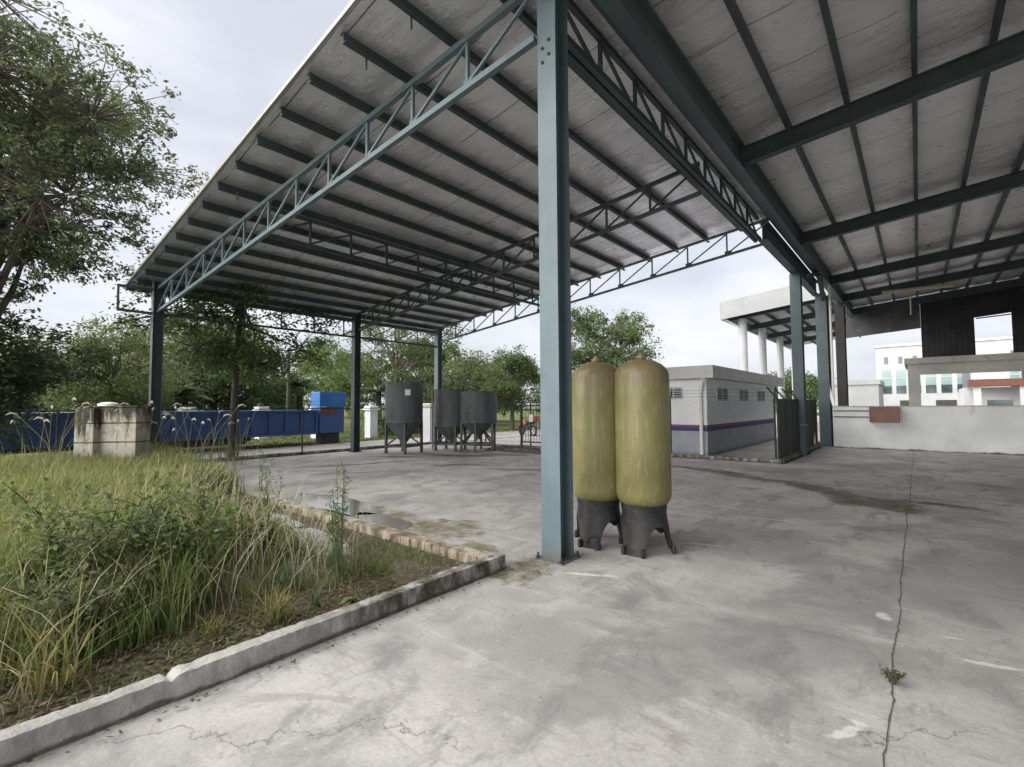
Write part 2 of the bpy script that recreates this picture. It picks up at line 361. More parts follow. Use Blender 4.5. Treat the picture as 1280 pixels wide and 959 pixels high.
# ------------------------------------------------------------------ geometry helpers
def tag(o, label=None, cat=None, group=None, kind=None):
    if label: o['label'] = label
    if cat: o['category'] = cat
    if group: o['group'] = group
    if kind: o['kind'] = kind
    return o
def empty(name, loc=(0,0,0), rz=0, label=None, cat=None, group=None):
    o = bpy.data.objects.new(name, None); COL.objects.link(o)
    o.location = loc; o.rotation_euler.z = rz
    return tag(o, label, cat, group)
class MB:
    def __init__(s): s.v = []; s.f = []
    def add(s, vs, fs):
        n = len(s.v); s.v += [tuple(v) for v in vs]; s.f += [tuple(i+n for i in f) for f in fs]; return s
    def box(s, x0, x1, y0, y1, z0, z1):
        v = [(x,y,z) for z in (z0,z1) for y in (y0,y1) for x in (x0,x1)]
        return s.add(v, [(0,2,3,1),(4,5,7,6),(0,1,5,4),(2,6,7,3),(0,4,6,2),(1,3,7,5)])
    def bar(s, p, q, w, h=None, up=(0,0,1), roll=None):
        h = h or w; p, q = Vector(p), Vector(q); d = (q-p).normalized(); u = Vector(up)
        if abs(d.dot(u)) > .98: u = Vector((0,1,0))
        a = d.cross(u).normalized(); b = a.cross(d).normalized()
        v = []
        for c in (p, q):
            for sx, sy in ((-1,-1),(1,-1),(1,1),(-1,1)): v.append(c + a*sx*w/2 + b*sy*h/2)
        return s.add(v, [(3,2,1,0),(4,5,6,7),(0,1,5,4),(1,2,6,5),(2,3,7,6),(3,0,4,7)])
    def ibeam(s, p, q, w, h, t=.012, up=(0,0,1), tw=None):
        p, q = Vector(p), Vector(q); d = (q-p).normalized(); u = Vector(up)
        if abs(d.dot(u)) > .98: u = Vector((0,1,0))
        a = d.cross(u).normalized(); b = a.cross(d).normalized()
        s.bar(p+b*(h/2-t/2), q+b*(h/2-t/2), w, t, b); s.bar(p-b*(h/2-t/2), q-b*(h/2-t/2), w, t, b)
        s.bar(p, q, tw or t*.8, h-2*t, b); return s
    def tube(s, pts, rad, n=8, cap=True):
        pts = [Vector(p) for p in pts]; N = len(pts); rad = rad if isinstance(rad, (list,tuple)) else [rad]*N
        vs = []; ref = None
        for i, p in enumerate(pts):
            d = (pts[min(i+1,N-1)] - pts[max(i-1,0)]).normalized()
            if ref is None:
                ref = Vector((1,0,0)) if abs(d.x) < .8 else Vector((0,1,0))
            a = (ref - d*ref.dot(d)).normalized(); b = d.cross(a); ref = a
            for k in range(n):
                t = 2*math.pi*k/n; vs.append(p + (a*math.cos(t)+b*math.sin(t))*rad[i])
        fs = [(i*n+k, i*n+(k+1)%n, (i+1)*n+(k+1)%n, (i+1)*n+k) for i in range(N-1) for k in range(n)]
        if cap: fs += [tuple(range(n-1,-1,-1)), tuple((N-1)*n+k for k in range(n))]
        return s.add(vs, fs)
    def lathe(s, prof, n=32, c=(0,0,0)):
        vs = []; fs = []
        for (r, z) in prof:
            for k in range(n):
                t = 2*math.pi*k/n; vs.append((c[0]+r*math.cos(t), c[1]+r*math.sin(t), c[2]+z))
        for i in range(len(prof)-1):
            for k in range(n): fs.append((i*n+k, i*n+(k+1)%n, (i+1)*n+(k+1)%n, (i+1)*n+k))
        if prof[0][0] > 1e-4: fs.append(tuple(range(n-1,-1,-1)))
        if prof[-1][0] > 1e-4: fs.append(tuple((len(prof)-1)*n+k for k in range(n)))
        return s.add(vs, fs)
    def build(s, name, mat, parent=None, smooth=False, bevel=0, label=None, world_offset=None):
        me = bpy.data.meshes.new(name)
        off = Vector(world_offset) if world_offset else Vector((0,0,0))
        me.from_pydata([tuple(Vector(v)-off) for v in s.v], [], s.f); me.update()
        me.materials.append(M[mat] if isinstance(mat, str) else mat)
        if smooth:
            me.polygons.foreach_set('use_smooth', [True]*len(me.polygons))
            try: me.set_sharp_from_angle(angle=R(38))
            except Exception: pass
        o = bpy.data.objects.new(name, me); COL.objects.link(o)
        if parent is not None: o.parent = parent
        if bevel:
            b = o.modifiers.new('bevel', 'BEVEL'); b.width = bevel; b.segments = 2; b.limit_method = 'ANGLE'
        if label: o['label'] = label
        return o
def children(o): return [c for c in COL.objects if c.parent == o]
def copy_tree(o, parent=None):
    c = o.copy(); COL.objects.link(c)
    if parent is not None: c.parent = parent
    for ch in list(o.children): copy_tree(ch, c)
    return c
def poly_sheet(pts, z, thick=None):
    mb = MB(); n = len(pts)
    if thick is None: mb.add([(x,y,z) for x,y in pts], [tuple(range(n))])
    else:
        mb.add([(x,y,z-thick) for x,y in pts]+[(x,y,z) for x,y in pts], [tuple(range(n-1,-1,-1)), tuple(range(n,2*n))]+[(i,(i+1)%n,n+(i+1)%n,n+i) for i in range(n)])
    return mb
def fast_mesh(name, V, F, cols, mat, parent=None):
    """V (n,3), F (m,k) all the same number of corners, cols (n,3)"""
    me = bpy.data.meshes.new(name); V = np.asarray(V, np.float32); F = np.asarray(F, np.int32)
    me.vertices.add(len(V)); me.vertices.foreach_set('co', V.ravel())
    k = F.shape[1]
    me.loops.add(F.size); me.loops.foreach_set('vertex_index', F.ravel())
    me.polygons.add(len(F)); me.polygons.foreach_set('loop_start', np.arange(0, F.size, k, dtype=np.int32))
    me.update(calc_edges=True)
    a = me.attributes.new('Col', 'FLOAT_COLOR', 'POINT')
    a.data.foreach_set('color', np.concatenate([cols, np.ones((len(cols),1))], 1).astype(np.float32).ravel())
    me.materials.append(M[mat])
    o = bpy.data.objects.new(name, me); COL.objects.link(o)
    if parent is not None: o.parent = parent
    return o
def unit(a): return a/np.maximum(np.linalg.norm(a, axis=-1, keepdims=True), 1e-6)
def leaves(name, C, size, pal, parent, out=None, aspect=.5, rng=RNG, var=.25):
    """rhombic folded leaves at centres C"""
    n = len(C); out = np.zeros((n,3)) if out is None else out
    a = unit(rng.normal(size=(n,3))*[1,1,.6] + out*.8 + [0,0,-.25])
    nr = unit(rng.normal(size=(n,3))*.8 + [0,0,.9] + out*.4)
    b = unit(np.cross(a, nr)); nn = np.cross(b, a)
    L = (size*rng.uniform(.65,1.3,n))[:,None]; W = L*aspect
    V = np.stack([C-a*L/2, C+b*W/2+nn*L*.06, C+a*L/2-nn*L*.08, C-b*W/2+nn*L*.06], 1).reshape(-1,3)
    F = np.arange(n*4).reshape(n,4)
    pal = np.array(pal); col = pal[rng.integers(0,len(pal),n)]*rng.uniform(1-var,1+var,(n,1))
    return fast_mesh(name, V, F, np.repeat(col,4,0), 'leaf', parent)
def ground_at(px, depth):
    d = fwd + rgt*((px-640)/FPX) - upv*((511-479.5)/FPX)
    p = Vector((0,0,EYE)) + d*depth
    return p.x, p.y
def zpx(py, depth): return EYE + (509-py)/FPX*depth

GREENS = [(.075,.11,.045),(.095,.14,.055),(.12,.16,.065),(.06,.09,.04)]
FRESH = [(.085,.14,.036),(.115,.175,.048),(.07,.118,.036),(.15,.195,.06)]
OLIVE = [(.11,.13,.06),(.145,.16,.075),(.085,.105,.05),(.18,.18,.095)]
DEEP = [(.055,.085,.042),(.075,.105,.05),(.045,.068,.036),(.10,.13,.06)]

def crown_tree(name, label, base, height, crown, n_lobe, n_clu, per, leaf, pal, trunk_r, group=None, seed=0, cat='tree', bark='bark', first=.35, sig=.32, gap=.0, lean=(0,0), limbs=True, fork=.45, twigs=False):
    """crown=(dx,dy,zc,rx,ry,rz) relative to base"""
    rng = np.random.default_rng(seed); rd = random.Random(seed); sig *= .8
    if per < 40: per = int(per*1.35); leaf *= .9
    root = empty(name, (base[0], base[1], 0), 0, label, cat, group)
    dx, dy, zc, rx, ry, rz = crown
    # lobes
    u = unit(rng.normal(size=(n_lobe,3))); rr = rng.uniform(.45,.86,(n_lobe,1))
    lob = np.array([dx,dy,zc]) + u*rr*[rx,ry,rz]
    lr = rng.uniform(.30,.48,n_lobe)*min(rx,ry,rz*1.2)
    w = rng.integers(0,n_lobe,n_clu)
    d = unit(rng.normal(size=(n_clu,3))*[1,1,.75]); q = rng.uniform(.35,1.0,(n_clu,1))**.6
    C = lob[w] + d*q*lr[w][:,None]*[1.15,1.15,.85]
    keep = C[:,2] > .25; C, w = C[keep], w[keep]
    if gap:
        keep = np.sin(C[:,0]*2.1+seed)*np.sin(C[:,1]*1.9+1)*np.sin(C[:,2]*2.3+2) > -gap; C, w = C[keep], w[keep]
    sg = sig*rng.uniform(.6,1.3,len(C))
    P = np.repeat(C, per, 0) + rng.normal(size=(len(C)*per,3))*np.repeat(sg,per)[:,None]*[1,1,.7]
    outd = unit(P - np.array([dx,dy,zc]))
    leaves('crown', P, leaf, pal, root, outd, rng=rng)
    t = MB()
    top = Vector((dx*.8+lean[0], dy*.8+lean[1], zc+rz*.45))
    mid = Vector((lean[0]*.5+rd.uniform(-.15,.15), lean[1]*.5+rd.uniform(-.15,.15), zc*fork))
    t.tube([(0,0,-.1),(0,0,.25),mid,mid.lerp(top,.5)+Vector((rd.uniform(-.2,.2),rd.uniform(-.2,.2),0)),top],
           [trunk_r*1.35,trunk_r*1.05,trunk_r*.85,trunk_r*.55,trunk_r*.15], 9)
    if limbs:
        for i in range(n_lobe):
            e = Vector(lob[i]); s = mid.lerp(top, rd.uniform(0,.6))
            if e.z < s.z and fork < .8: s = mid.lerp(Vector((0,0,.3)), rd.uniform(0,.3))
            m1 = s.lerp(e, .5) + Vector((rd.uniform(-.3,.3),rd.uniform(-.3,.3),rd.uniform(0,.4)))
            t.tube([s,m1,e], [trunk_r*.42,trunk_r*.26,trunk_r*.07], 6)
            for j in range(3):
                k = lob[i]+np.clip(rng.normal(size=3),-1,1)*lr[i]*.45
                t.tube([m1.lerp(e,.6), Vector(k)], [trunk_r*.14, trunk_r*.04], 5)
    if twigs:
        for i in range(len(C)):
            a_, b_ = Vector(lob[w[i]]), Vector(C[i]); t.tube([a_.lerp(b_,.1), a_.lerp(b_,.6)+Vector((0,0,.05)), b_], [.022,.012,.005], 4, False)
    t.build('trunk', bark, root, True)
    return root

# ------------------------------------------------------------------ the setting: ground
def struct(name, mb, mat): return tag(mb.build(name, mat), kind='structure')
struct('ground', MB().box(-700, 500, -400, 900, -.6, -.10), 'turf')
KX = -3.135
struct('yard_slab', poly_sheet([(-15.75,-14),(-15.75,13.55),(-2.75,14.4),(-2.75,21.6),(24,21.6),(24,-14),(-3.25,-14),(-3.25,3.44),(-15.74,3.44)][1:], 0, .3), 'yard')
struct('soil_bed', poly_sheet([(-15.8,-14),(-3.26,-14),(-3.26,3.43),(-15.8,3.43)], .028, .3), 'soil')
struct('road', poly_sheet([(-20.2,-150),(-16.35,-150),(-16.35,150),(-20.2,150)], -.05, .04), 'road')
struct('back_yard', poly_sheet([(-16.2,14.0),(-2.8,14.45),(-2.8,21.7),(24,21.7),(24,80),(-16.2,80)], -.06, .04), 'road')
# yard joint: a narrow recess filled with dirt
jm = MB(); pr = []
yy = -2.5; rd = random.Random(5); xj = -.175; vs = []; fs = []; k = 0
while yy < 21:
    xj += rd.uniform(-.005,.005) + (-.175-xj)*.08
    wl, wr2 = (rd.uniform(.0012,.0045)*(1 if rd.random() < .85 else 2.4) for _ in range(2))
    vs += [(xj-wl,yy,.004),(xj+wr2,yy,.004)]
    if k: fs.append((2*k-2,2*k-1,2*k+1,2*k))
    k += 1; yy += rd.uniform(.02,.06)
M['joint'] = dirty('dirty_joint', (.06,.054,.047), (.12,.105,.09), 12, .95, (.17,.155,.135))
struct('yard_joint', MB().add(vs, fs), 'joint')

# kerb round the bed: chipped top edge, one broken joint
def kerb_strip(name, p, q, side, width, h, mat, step=.09, seed=1, chips=1.0, brk=None, dip=0):
    rd = random.Random(seed); p, q = Vector(p), Vector(q); d = (q-p); L = d.length; d.normalize(); nrm = Vector((-d.y, d.x, 0))*side
    n = int(L/step); vs = []; fs = []
    for i in range(n+1):
        s = L*i/n; c = p + d*s
        hh = h + rd.uniform(-.003,.003)*chips + (.006*math.sin(s*1.3+seed)+.004*math.sin(s*3.7))*chips
        if rd.random() < .10: hh -= rd.uniform(.003,.009)*chips
        - dip*max(0,math.sin(s*2.1))*.3
        e = rd.uniform(.003,.009)*chips*(2.2 if rd.random() < .15 else 1); e2 = rd.uniform(.004,.02)*chips
        o = rd.uniform(-.004,.004)*chips
        if brk and abs(s-brk) < .022: hh -= .03; o += .012
        if brk and s > brk: hh += .006; o -= .008
        ring = [c + nrm*(o), c + nrm*(o+.002) + Vector((0,0,hh-e)), c + nrm*(o+e) + Vector((0,0,hh)),
                c + nrm*(width-e2) + Vector((0,0,hh-rd.uniform(0,.008)*chips)), c + nrm*width + Vector((0,0,hh-e2-.01)), c + nrm*width]
        for v in ring: v.z -= .02 if v.z < .005 else 0
        vs += ring
        if i:
            a = (i-1)*6; b = i*6
            fs += [(a+k,b+k,b+k+1,a+k+1) for k in range(5)]
    fs += [tuple(range(5,-1,-1)), tuple(n*6+k for k in range(6))]
    return tag(MB().add(vs, fs).build(name, mat, None, True), kind='structure')
kerb_strip('bed_kerb', (KX,-6,0), (KX,3.52,0), 1, .115, .135, 'kerb', .03, 3, .65, 6.78)
kerb_strip('bed_kerb', (KX-.12,3.52,0), (-8.2,3.42,0), 1, .17, .118, 'kerb_rust', .035, 9, .5, None, .0)
kerb_strip('yard_kerb', (-15.75,13.7,0), (-15.75,-3,0), -1, .22, .10, 'kerb', .3, 4, 1)
kerb_strip('yard_kerb', (-2.86,14.42,0), (-15.8,13.55,0), -1, .2, .10, 'kerb', .3, 5, 1)
kerb_strip('yard_kerb', (-2.84,21.0,0), (-2.84,14.45,0), -1, .18, .12, 'kerb', .3, 6, 1)

def blob(cx, cy, rx, ry, rot, seed, n=44, amp=.32):
    rd = random.Random(seed); ph = [rd.uniform(0,6.28) for _ in range(6)]
    out = []
    for i in range(n):
        t = 2*math.pi*i/n
        r = 1 + amp*sum(math.sin((k+2)*t+ph[k])/(k+1.6) for k in range(6))*.55 + rd.uniform(-.03,.03)
        x, y = rx*r*math.cos(t), ry*r*math.sin(t); c, s = math.cos(R(rot)), math.sin(R(rot))
        out.append((cx+x*c-y*s, cy+x*s+y*c))
    return out
for i,(cx,cy,rx,ry,ro) in enumerate([(-7.45,4.02,1.35,.42,-7),(-5.75,3.90,.62,.24,-8),(-6.7,3.70,.6,.08,0)]):
    struct('puddle', poly_sheet(blob(cx,cy,rx,ry,ro,20+i), .004), 'water')
for i,(cx,cy,rx,ry,ro) in enumerate([(-5.35,2.78,.75,.22,-5),(-6.9,2.95,.6,.16,0)]):
    struct('puddle', poly_sheet(blob(cx,cy,rx,ry,ro,40+i), .033), 'water')


# ------------------------------------------------------------------ steel canopy
ZR = lambda x: 6.50 + .115*(x+3.0)
can = empty('steel_canopy', (-9, 8, 0), 0, 'open lean-to shed with blue-grey steel columns and trusses under a sloping metal roof', 'shed')
def rel(o):  # parts were written in world coordinates
    return Vector(can.location)
OFF = (-9, 8, 0)
X0, X1, Y0, Y1 = -16.35, -2.62, 2.82, 13.75
def slab(x0,x1,y0,y1,zf,za,zb):
    mb = MB(); v = [(x,y,zf(x)+dz) for dz in (za,zb) for y in (y0,y1) for x in (x0,x1)]
    return mb.add(v, [(0,2,3,1),(4,5,7,6),(0,1,5,4),(2,6,7,3),(0,4,6,2),(1,3,7,5)])
# insulation: a gently sagging sheet between purlins
PX = [-3.5-.87*k for k in range(15)]
def sag_sheet(xa, xb, ya, yb, zf, xs, seed, thick=.02, sag=.035):
    rd = np.random.default_rng(seed); xs = sorted([x for x in xs if xa < x < xb])
    knots = [xa]+xs+[xb]; gx = []
    for a,b in zip(knots[:-1], knots[1:]): gx += [(a+(b-a)*t, math.sin(math.pi*t)) for t in (0,.25,.5,.75)]
    gx.append((xb,0)); ny = max(2,int((yb-ya)/.3)); mb = MB(); vs=[]; fs=[]
    sgy = rd.uniform(.2,1.0,(len(knots),ny+1))
    for j in range(ny+1):
        y = ya+(yb-ya)*j/ny
        for i,(x,s) in enumerate(gx): vs.append((x,y,zf(x)-s*sag*sgy[min(i//4,len(knots)-1)][j]))
    w = len(gx)
    for j in range(ny):
        for i in range(w-1): fs.append((j*w+i,(j+1)*w+i,(j+1)*w+i+1,j*w+i+1))
    mb.add(vs, fs); return mb
sag_sheet(X0+.03,X1,Y0+.03,Y1-.03,ZR,PX,1).build('roof_insulation','foil',can,True,world_offset=OFF)
slab(X0,X1,Y0,Y1,ZR,.012,.06).build('roof_sheet','roof_top',can,world_offset=OFF)
for ya,yb in ((Y0-.012,Y0),(Y1,Y1+.012)):
    t = MB()
    v = [(x,y,ZR(x)+dz) for dz in (.005,.062) for y in (ya,yb) for x in (X0,X1)]
    t.add(v, [(0,2,3,1),(4,5,7,6),(0,1,5,4),(2,6,7,3),(0,4,6,2),(1,3,7,5)])
    t.build('sunlit_flashing','trim_sunlit',can,world_offset=OFF)  # edge strip whose colour carries the sunlit line
MB().box(X0-.14,X0-.003,Y0,Y1,ZR(X0)-.10,ZR(X0)+.05).build('eave_gutter','steel_shaded',can,world_offset=OFF)
PD = .15
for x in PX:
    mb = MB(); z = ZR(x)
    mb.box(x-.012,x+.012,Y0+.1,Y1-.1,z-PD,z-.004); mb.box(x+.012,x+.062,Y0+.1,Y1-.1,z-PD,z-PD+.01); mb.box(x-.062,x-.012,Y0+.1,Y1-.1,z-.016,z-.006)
    mb.build('purlin','steel_shaded',can,world_offset=OFF)
def truss(p0, p1, dep, n, way=1, cw=.07, ww=.04, mat='steel_shaded', ext0=0, ext1=0, double=False):
    """p0, p1: ends of the top chord axis"""
    p0, p1 = Vector(p0), Vector(p1); d = p1-p0; dn = d.normalized(); dz = Vector((0,0,-dep))
    mb = MB(); mb.bar(p0-dn*ext0, p1+dn*ext1, cw, cw)
    if double:
        sd = dn.cross(Vector((0,0,1))).normalized()*cw*.75
        mb.bar(p0+dz-dn*ext0+sd, p1+dz+dn*ext1+sd, cw, cw*1.2); mb.bar(p0+dz-dn*ext0-sd, p1+dz+dn*ext1-sd, cw, cw*1.2)
    else: mb.bar(p0+dz-dn*ext0, p1+dz+dn*ext1, cw, cw)
    tr = mb.build('truss', mat, can, world_offset=OFF)
    for i in range(1, n):
        a = p0+d*(i/n)
        MB().bar(a-Vector((0,0,cw/2)), a+dz+Vector((0,0,cw/2)), ww, ww, dn).build('truss_upright', mat, tr, world_offset=OFF)
    if mat == 'steel':
        gs = 1
        for i in range(1, n):
            a = p0+d*(i/n)+dz+dn*(.03*way); MB().bar(a-dn*.09+Vector((0,0,cw*.9)), a+dn*.09+Vector((0,0,cw*.9)), .012, .10).build('gusset_plate', mat, tr, world_offset=OFF)
    for i in range(n):
        b = p0+d*((i if way > 0 else i+1)/n)+dz+Vector((0,0,cw*.6)); tp = p0+d*((i+1 if way > 0 else i)/n)-Vector((0,0,cw*.6))
        k = (tp-b).normalized()
        MB().bar(b+k*.03, tp-k*.03, ww*.85, ww*.85).build('truss_diagonal', mat, tr, world_offset=OFF)
    return tr
tz = lambda x: ZR(x)-PD-.06
# columns
LX = -15.25
CM = (-2.93, 4.13)
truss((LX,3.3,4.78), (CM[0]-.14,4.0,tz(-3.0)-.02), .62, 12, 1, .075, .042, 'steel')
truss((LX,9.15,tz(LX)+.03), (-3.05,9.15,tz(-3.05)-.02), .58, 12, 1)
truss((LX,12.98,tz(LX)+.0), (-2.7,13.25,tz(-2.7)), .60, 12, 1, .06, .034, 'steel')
truss((-3.0,4.3,6.41), (-3.0,13.3,6.41), .57, 9, -1, .07, .045, 'steel_shaded', 0, .0, True)
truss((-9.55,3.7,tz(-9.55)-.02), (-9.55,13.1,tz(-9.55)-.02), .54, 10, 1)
truss((LX,3.3,4.72), (LX,12.95,4.72), .62, 9, 1, .06, .034, 'steel_shaded', .85, 0)
def column(root, x, y, z1, w=.24, h=.24, name='column', plate=True, mat='steel', off=OFF, holes=None):
    mb = MB().ibeam((x,y,.012),(x,y,z1), w, h, .014, (0,1,0)); c = mb.build(name, mat, root, world_offset=off)
    if plate:
        MB().box(x-w*.72,x+w*.72,y-h*.72,y+h*.72,.0,.012).build('base_plate', mat, c, world_offset=off)
        for sx in (-1,1):
            for sy in (-1,1):
                bx, by = x+sx*w*.62, y+sy*h*.62
                MB().lathe([(.022,0),(.022,.02),(.011,.02),(.011,.055),(0,.056)],8,(bx,by,.012)).build('anchor_bolt','bolt',c,world_offset=off)
    return c
cm = column(can, CM[0], CM[1], ZR(-2.93)-.02, mat='column_paint')
for bx, bz in ((-.05,5.50),(.035,5.56),(-.05,5.34),(.035,5.40)):
    MB().tube([(CM[0]+bx,CM[1]-.118,bz),(CM[0]+bx,CM[1]-.135,bz)],.017,8).build('flange_bolt','bolt',cm,world_offset=OFF)
for x,y in ((LX,3.3),(LX,9.15),(LX,12.98)): column(can, x, y, ZR(LX)-.12, .22, .24, mat='steel_shaded' if y < 12 else 'steel')
MB().bar((LX,2.47,4.08),(LX,2.47,4.75),.045).build('truss_end_post','steel_shaded',can,world_offset=OFF)
# hanging bits under the canopy roof: short rod ends on the purlins
for x,y in ((-4.37,3.3),(-5.24,3.25),(-9.46,3.2),(-12.9,3.3)):
    MB().tube([(x,y,ZR(x)-.15),(x,y,ZR(x)-.30)],.014,6).build('hanger_rod','steel_shaded',can,world_offset=OFF)

# ------------------------------------------------------------------ warehouse bay
WO = (4, 12, 0)
wh = empty('warehouse', WO, 0, 'large open warehouse bay with dark steel rafters and foil lined roof', 'building')
WS = .085
WZ = lambda x: 6.80 + WS*(x+2.55)
WX0, WX1, WY0, WY1 = -2.72, 16.5, -2.6, 31.6
WP = [-1.66+.9*k for k in range(20)]
sag_sheet(WX0,WX1,WY0,WY1,WZ,WP,2,.02,.05).build('roof_insulation','foil',wh,True,world_offset=WO)
slab(WX0-.1,WX1,WY0-.1,WY1+.1,WZ,.012,.07).build('roof_sheet','roof_top',wh,world_offset=WO)
for x in WP:
    z = WZ(x); MB().box(x-.035,x+.035,WY0,WY1,z-.16,z-.006).build('purlin','steel_shaded',wh,world_offset=WO)
for y in (-2.4,3.7,9.9,16.05,22.25,26.4,30.7):
    MB().ibeam((-2.5,y,WZ(-2.5)-.33),(WX1,y,WZ(WX1)-.33),.18,.34,.014).build('rafter','steel_shaded',wh,world_offset=WO)
eb = MB().ibeam((-2.52,-2.5,6.46),(-2.52,30.8,6.46),.20,.52,.016); eb.box(-2.73,-2.64,-2.5,30.8,6.30,6.74)
eb.build('eave_beam','steel_mid',wh,world_offset=WO)  # lighter steel tone stands in for light from below on the flange
MB().ibeam((-2.9,13.32,6.10),(-2.9,21.8,6.10),.22,.52,.016).build('edge_beam','steel_shaded',wh,world_offset=WO)
c1 = column(wh,-2.9,17.6,5.835,.30,.34,off=WO,mat='steel_mid'); MB().box(-3.08,-2.72,17.40,17.80,.92,.96).build('strap','steel',c1,world_offset=WO)
c2 = column(wh,-2.70,21.55,5.835,.36,.62,off=WO,mat='steel_mid'); MB().box(-2.84,-2.48,21.27,21.83,.92,.96).build('strap','steel',c2,world_offset=WO)
column(wh,-2.62,26.4,6.18,.36,.55,plate=False,mat='dead',off=WO)
column(wh,-2.52,-2.4,6.18,.30,.34,off=WO)
# knee braces below the eave beam
MB().bar((-2.6,17.85,5.75),(-2.52,19.4,6.2),.12,.12).bar((-2.6,21.25,5.6),(-2.52,19.6,6.2),.14,.14).build('knee_brace','steel_shaded',wh,world_offset=WO)
MB().tube([(-2.42,21.35,0),(-2.42,21.35,3.1),(-2.42,21.35,6.1)],.045,10).build('rainwater_pipe','pipe_white',wh,world_offset=WO)
# gable cladding with two openings
g = MB(); Yg = 31.2
def gpoly(pts, y0=Yg, y1=Yg+.08):
    n = len(pts); g.add([(x,y0,z) for x,z in pts]+[(x,y1,z) for x,z in pts], [tuple(range(n)), tuple(range(2*n-1,n-1,-1))]+[(i,n+i,n+(i+1)%n,(i+1)%n) for i in range(n)])
gpoly([(-3.0,5.16),(.22,5.38),(.22,WZ(.22)-.05),(-2.7,WZ(-2.7)-.05)])
g.build('gable_lining','band',wh,world_offset=WO); g = MB()
gpoly([(.225,3.35),(2.14,3.35),(2.14,WZ(2.14)-.05),(.225,WZ(.225)-.05)])
gpoly([(2.145,5.66),(3.37,5.76),(3.37,WZ(3.37)-.05),(2.145,WZ(2.145)-.05)])
gpoly([(3.375,3.35),(16.5,3.35),(16.5,WZ(16.5)-.05),(3.375,WZ(3.375)-.05)])
g.build('gable_cladding','clad',wh,world_offset=WO)
MB().box(16.42,16.5,-2.5,31.2,4.2,WZ(16.4)-.1).build('unseen_side_cladding','clad',wh,world_offset=WO)  # unseen wall added to dim the bay, open below to admit light
MB().bar((2.2,31.15,5.60),(3.36,31.15,5.66),.06,.05).build('opening_rail','steel_shaded',wh,world_offset=WO)
# loose pipe hung under the rafters
pp = MB().tube([(-1.0,25.5,6.35),(1.2,24.2,6.05)],.07,10)
pp.tube([(-.1,24.98,6.22),(-.1,24.98,5.2)],.03,8)
tag(pp.build('hanging_pipe','pipe_tan',None,True), 'yellowed pipe slung at an angle under the far warehouse rafters', 'pipe')

# low wall closing the bay
lw = empty('low_wall', (7,21.1,0), 0, 'long white painted low wall with stained foot across the end of the bay', 'wall')
LO = (7,21.1,0)
MB().box(-2.42,16.4,21.0,21.15,0,1.5).build('wall_body','lowwall',lw,world_offset=LO,bevel=.008)
MB().box(-2.43,16.4,20.985,21.165,1.502,1.525).build('wall_cap','conc_frame',lw,world_offset=LO)
for z in (1.12,1.34): MB().box(-2.40,-1.36,20.972,20.996,z,z+.028).build('conduit','steel_shaded',lw,world_offset=LO)
bx = MB().box(-1.33,-.50,20.78,20.995,.96,1.50); bxo = bx.build('wall_cabinet','brown_box',None,bevel=.01)
tag(bxo,'brown box hung on the white low wall near its column end','box')
bd = MB().bar((-2.95,20.35,.10),(-2.98,20.5,1.52),.06,.34,(0,1,0)); tag(bd.build('leaning_board','bright_plate'),'white board stood upright between the mesh fence and the low wall','board')
pl = MB().bar((-2.36,21.24,1.36),(-2.58,21.3,2.35),.10,.035,(0,1,0)); tag(pl.build('plank','pipe_white'),'short white plank leaning on the steel column above the low wall','plank')
# concrete frame beyond
cf = empty('concrete_frame', (3,24.5,0), 0, 'bare grey concrete portal with a thick roof beam beyond the low wall', 'structure')
CO = (3,24.5,0)
MB().box(-.37,12,24.0,27.5,3.12,3.36).build('roof_slab','conc_frame',cf,world_offset=CO,bevel=.01)
MB().box(-.28,12,24.06,24.34,2.72,3.117).build('beam','conc_frame',cf,world_offset=CO)
for x in (-.28,9.0): MB().box(x,x+.36,24.06,24.36,-.06,2.717).build('post','conc_frame',cf,world_offset=CO)

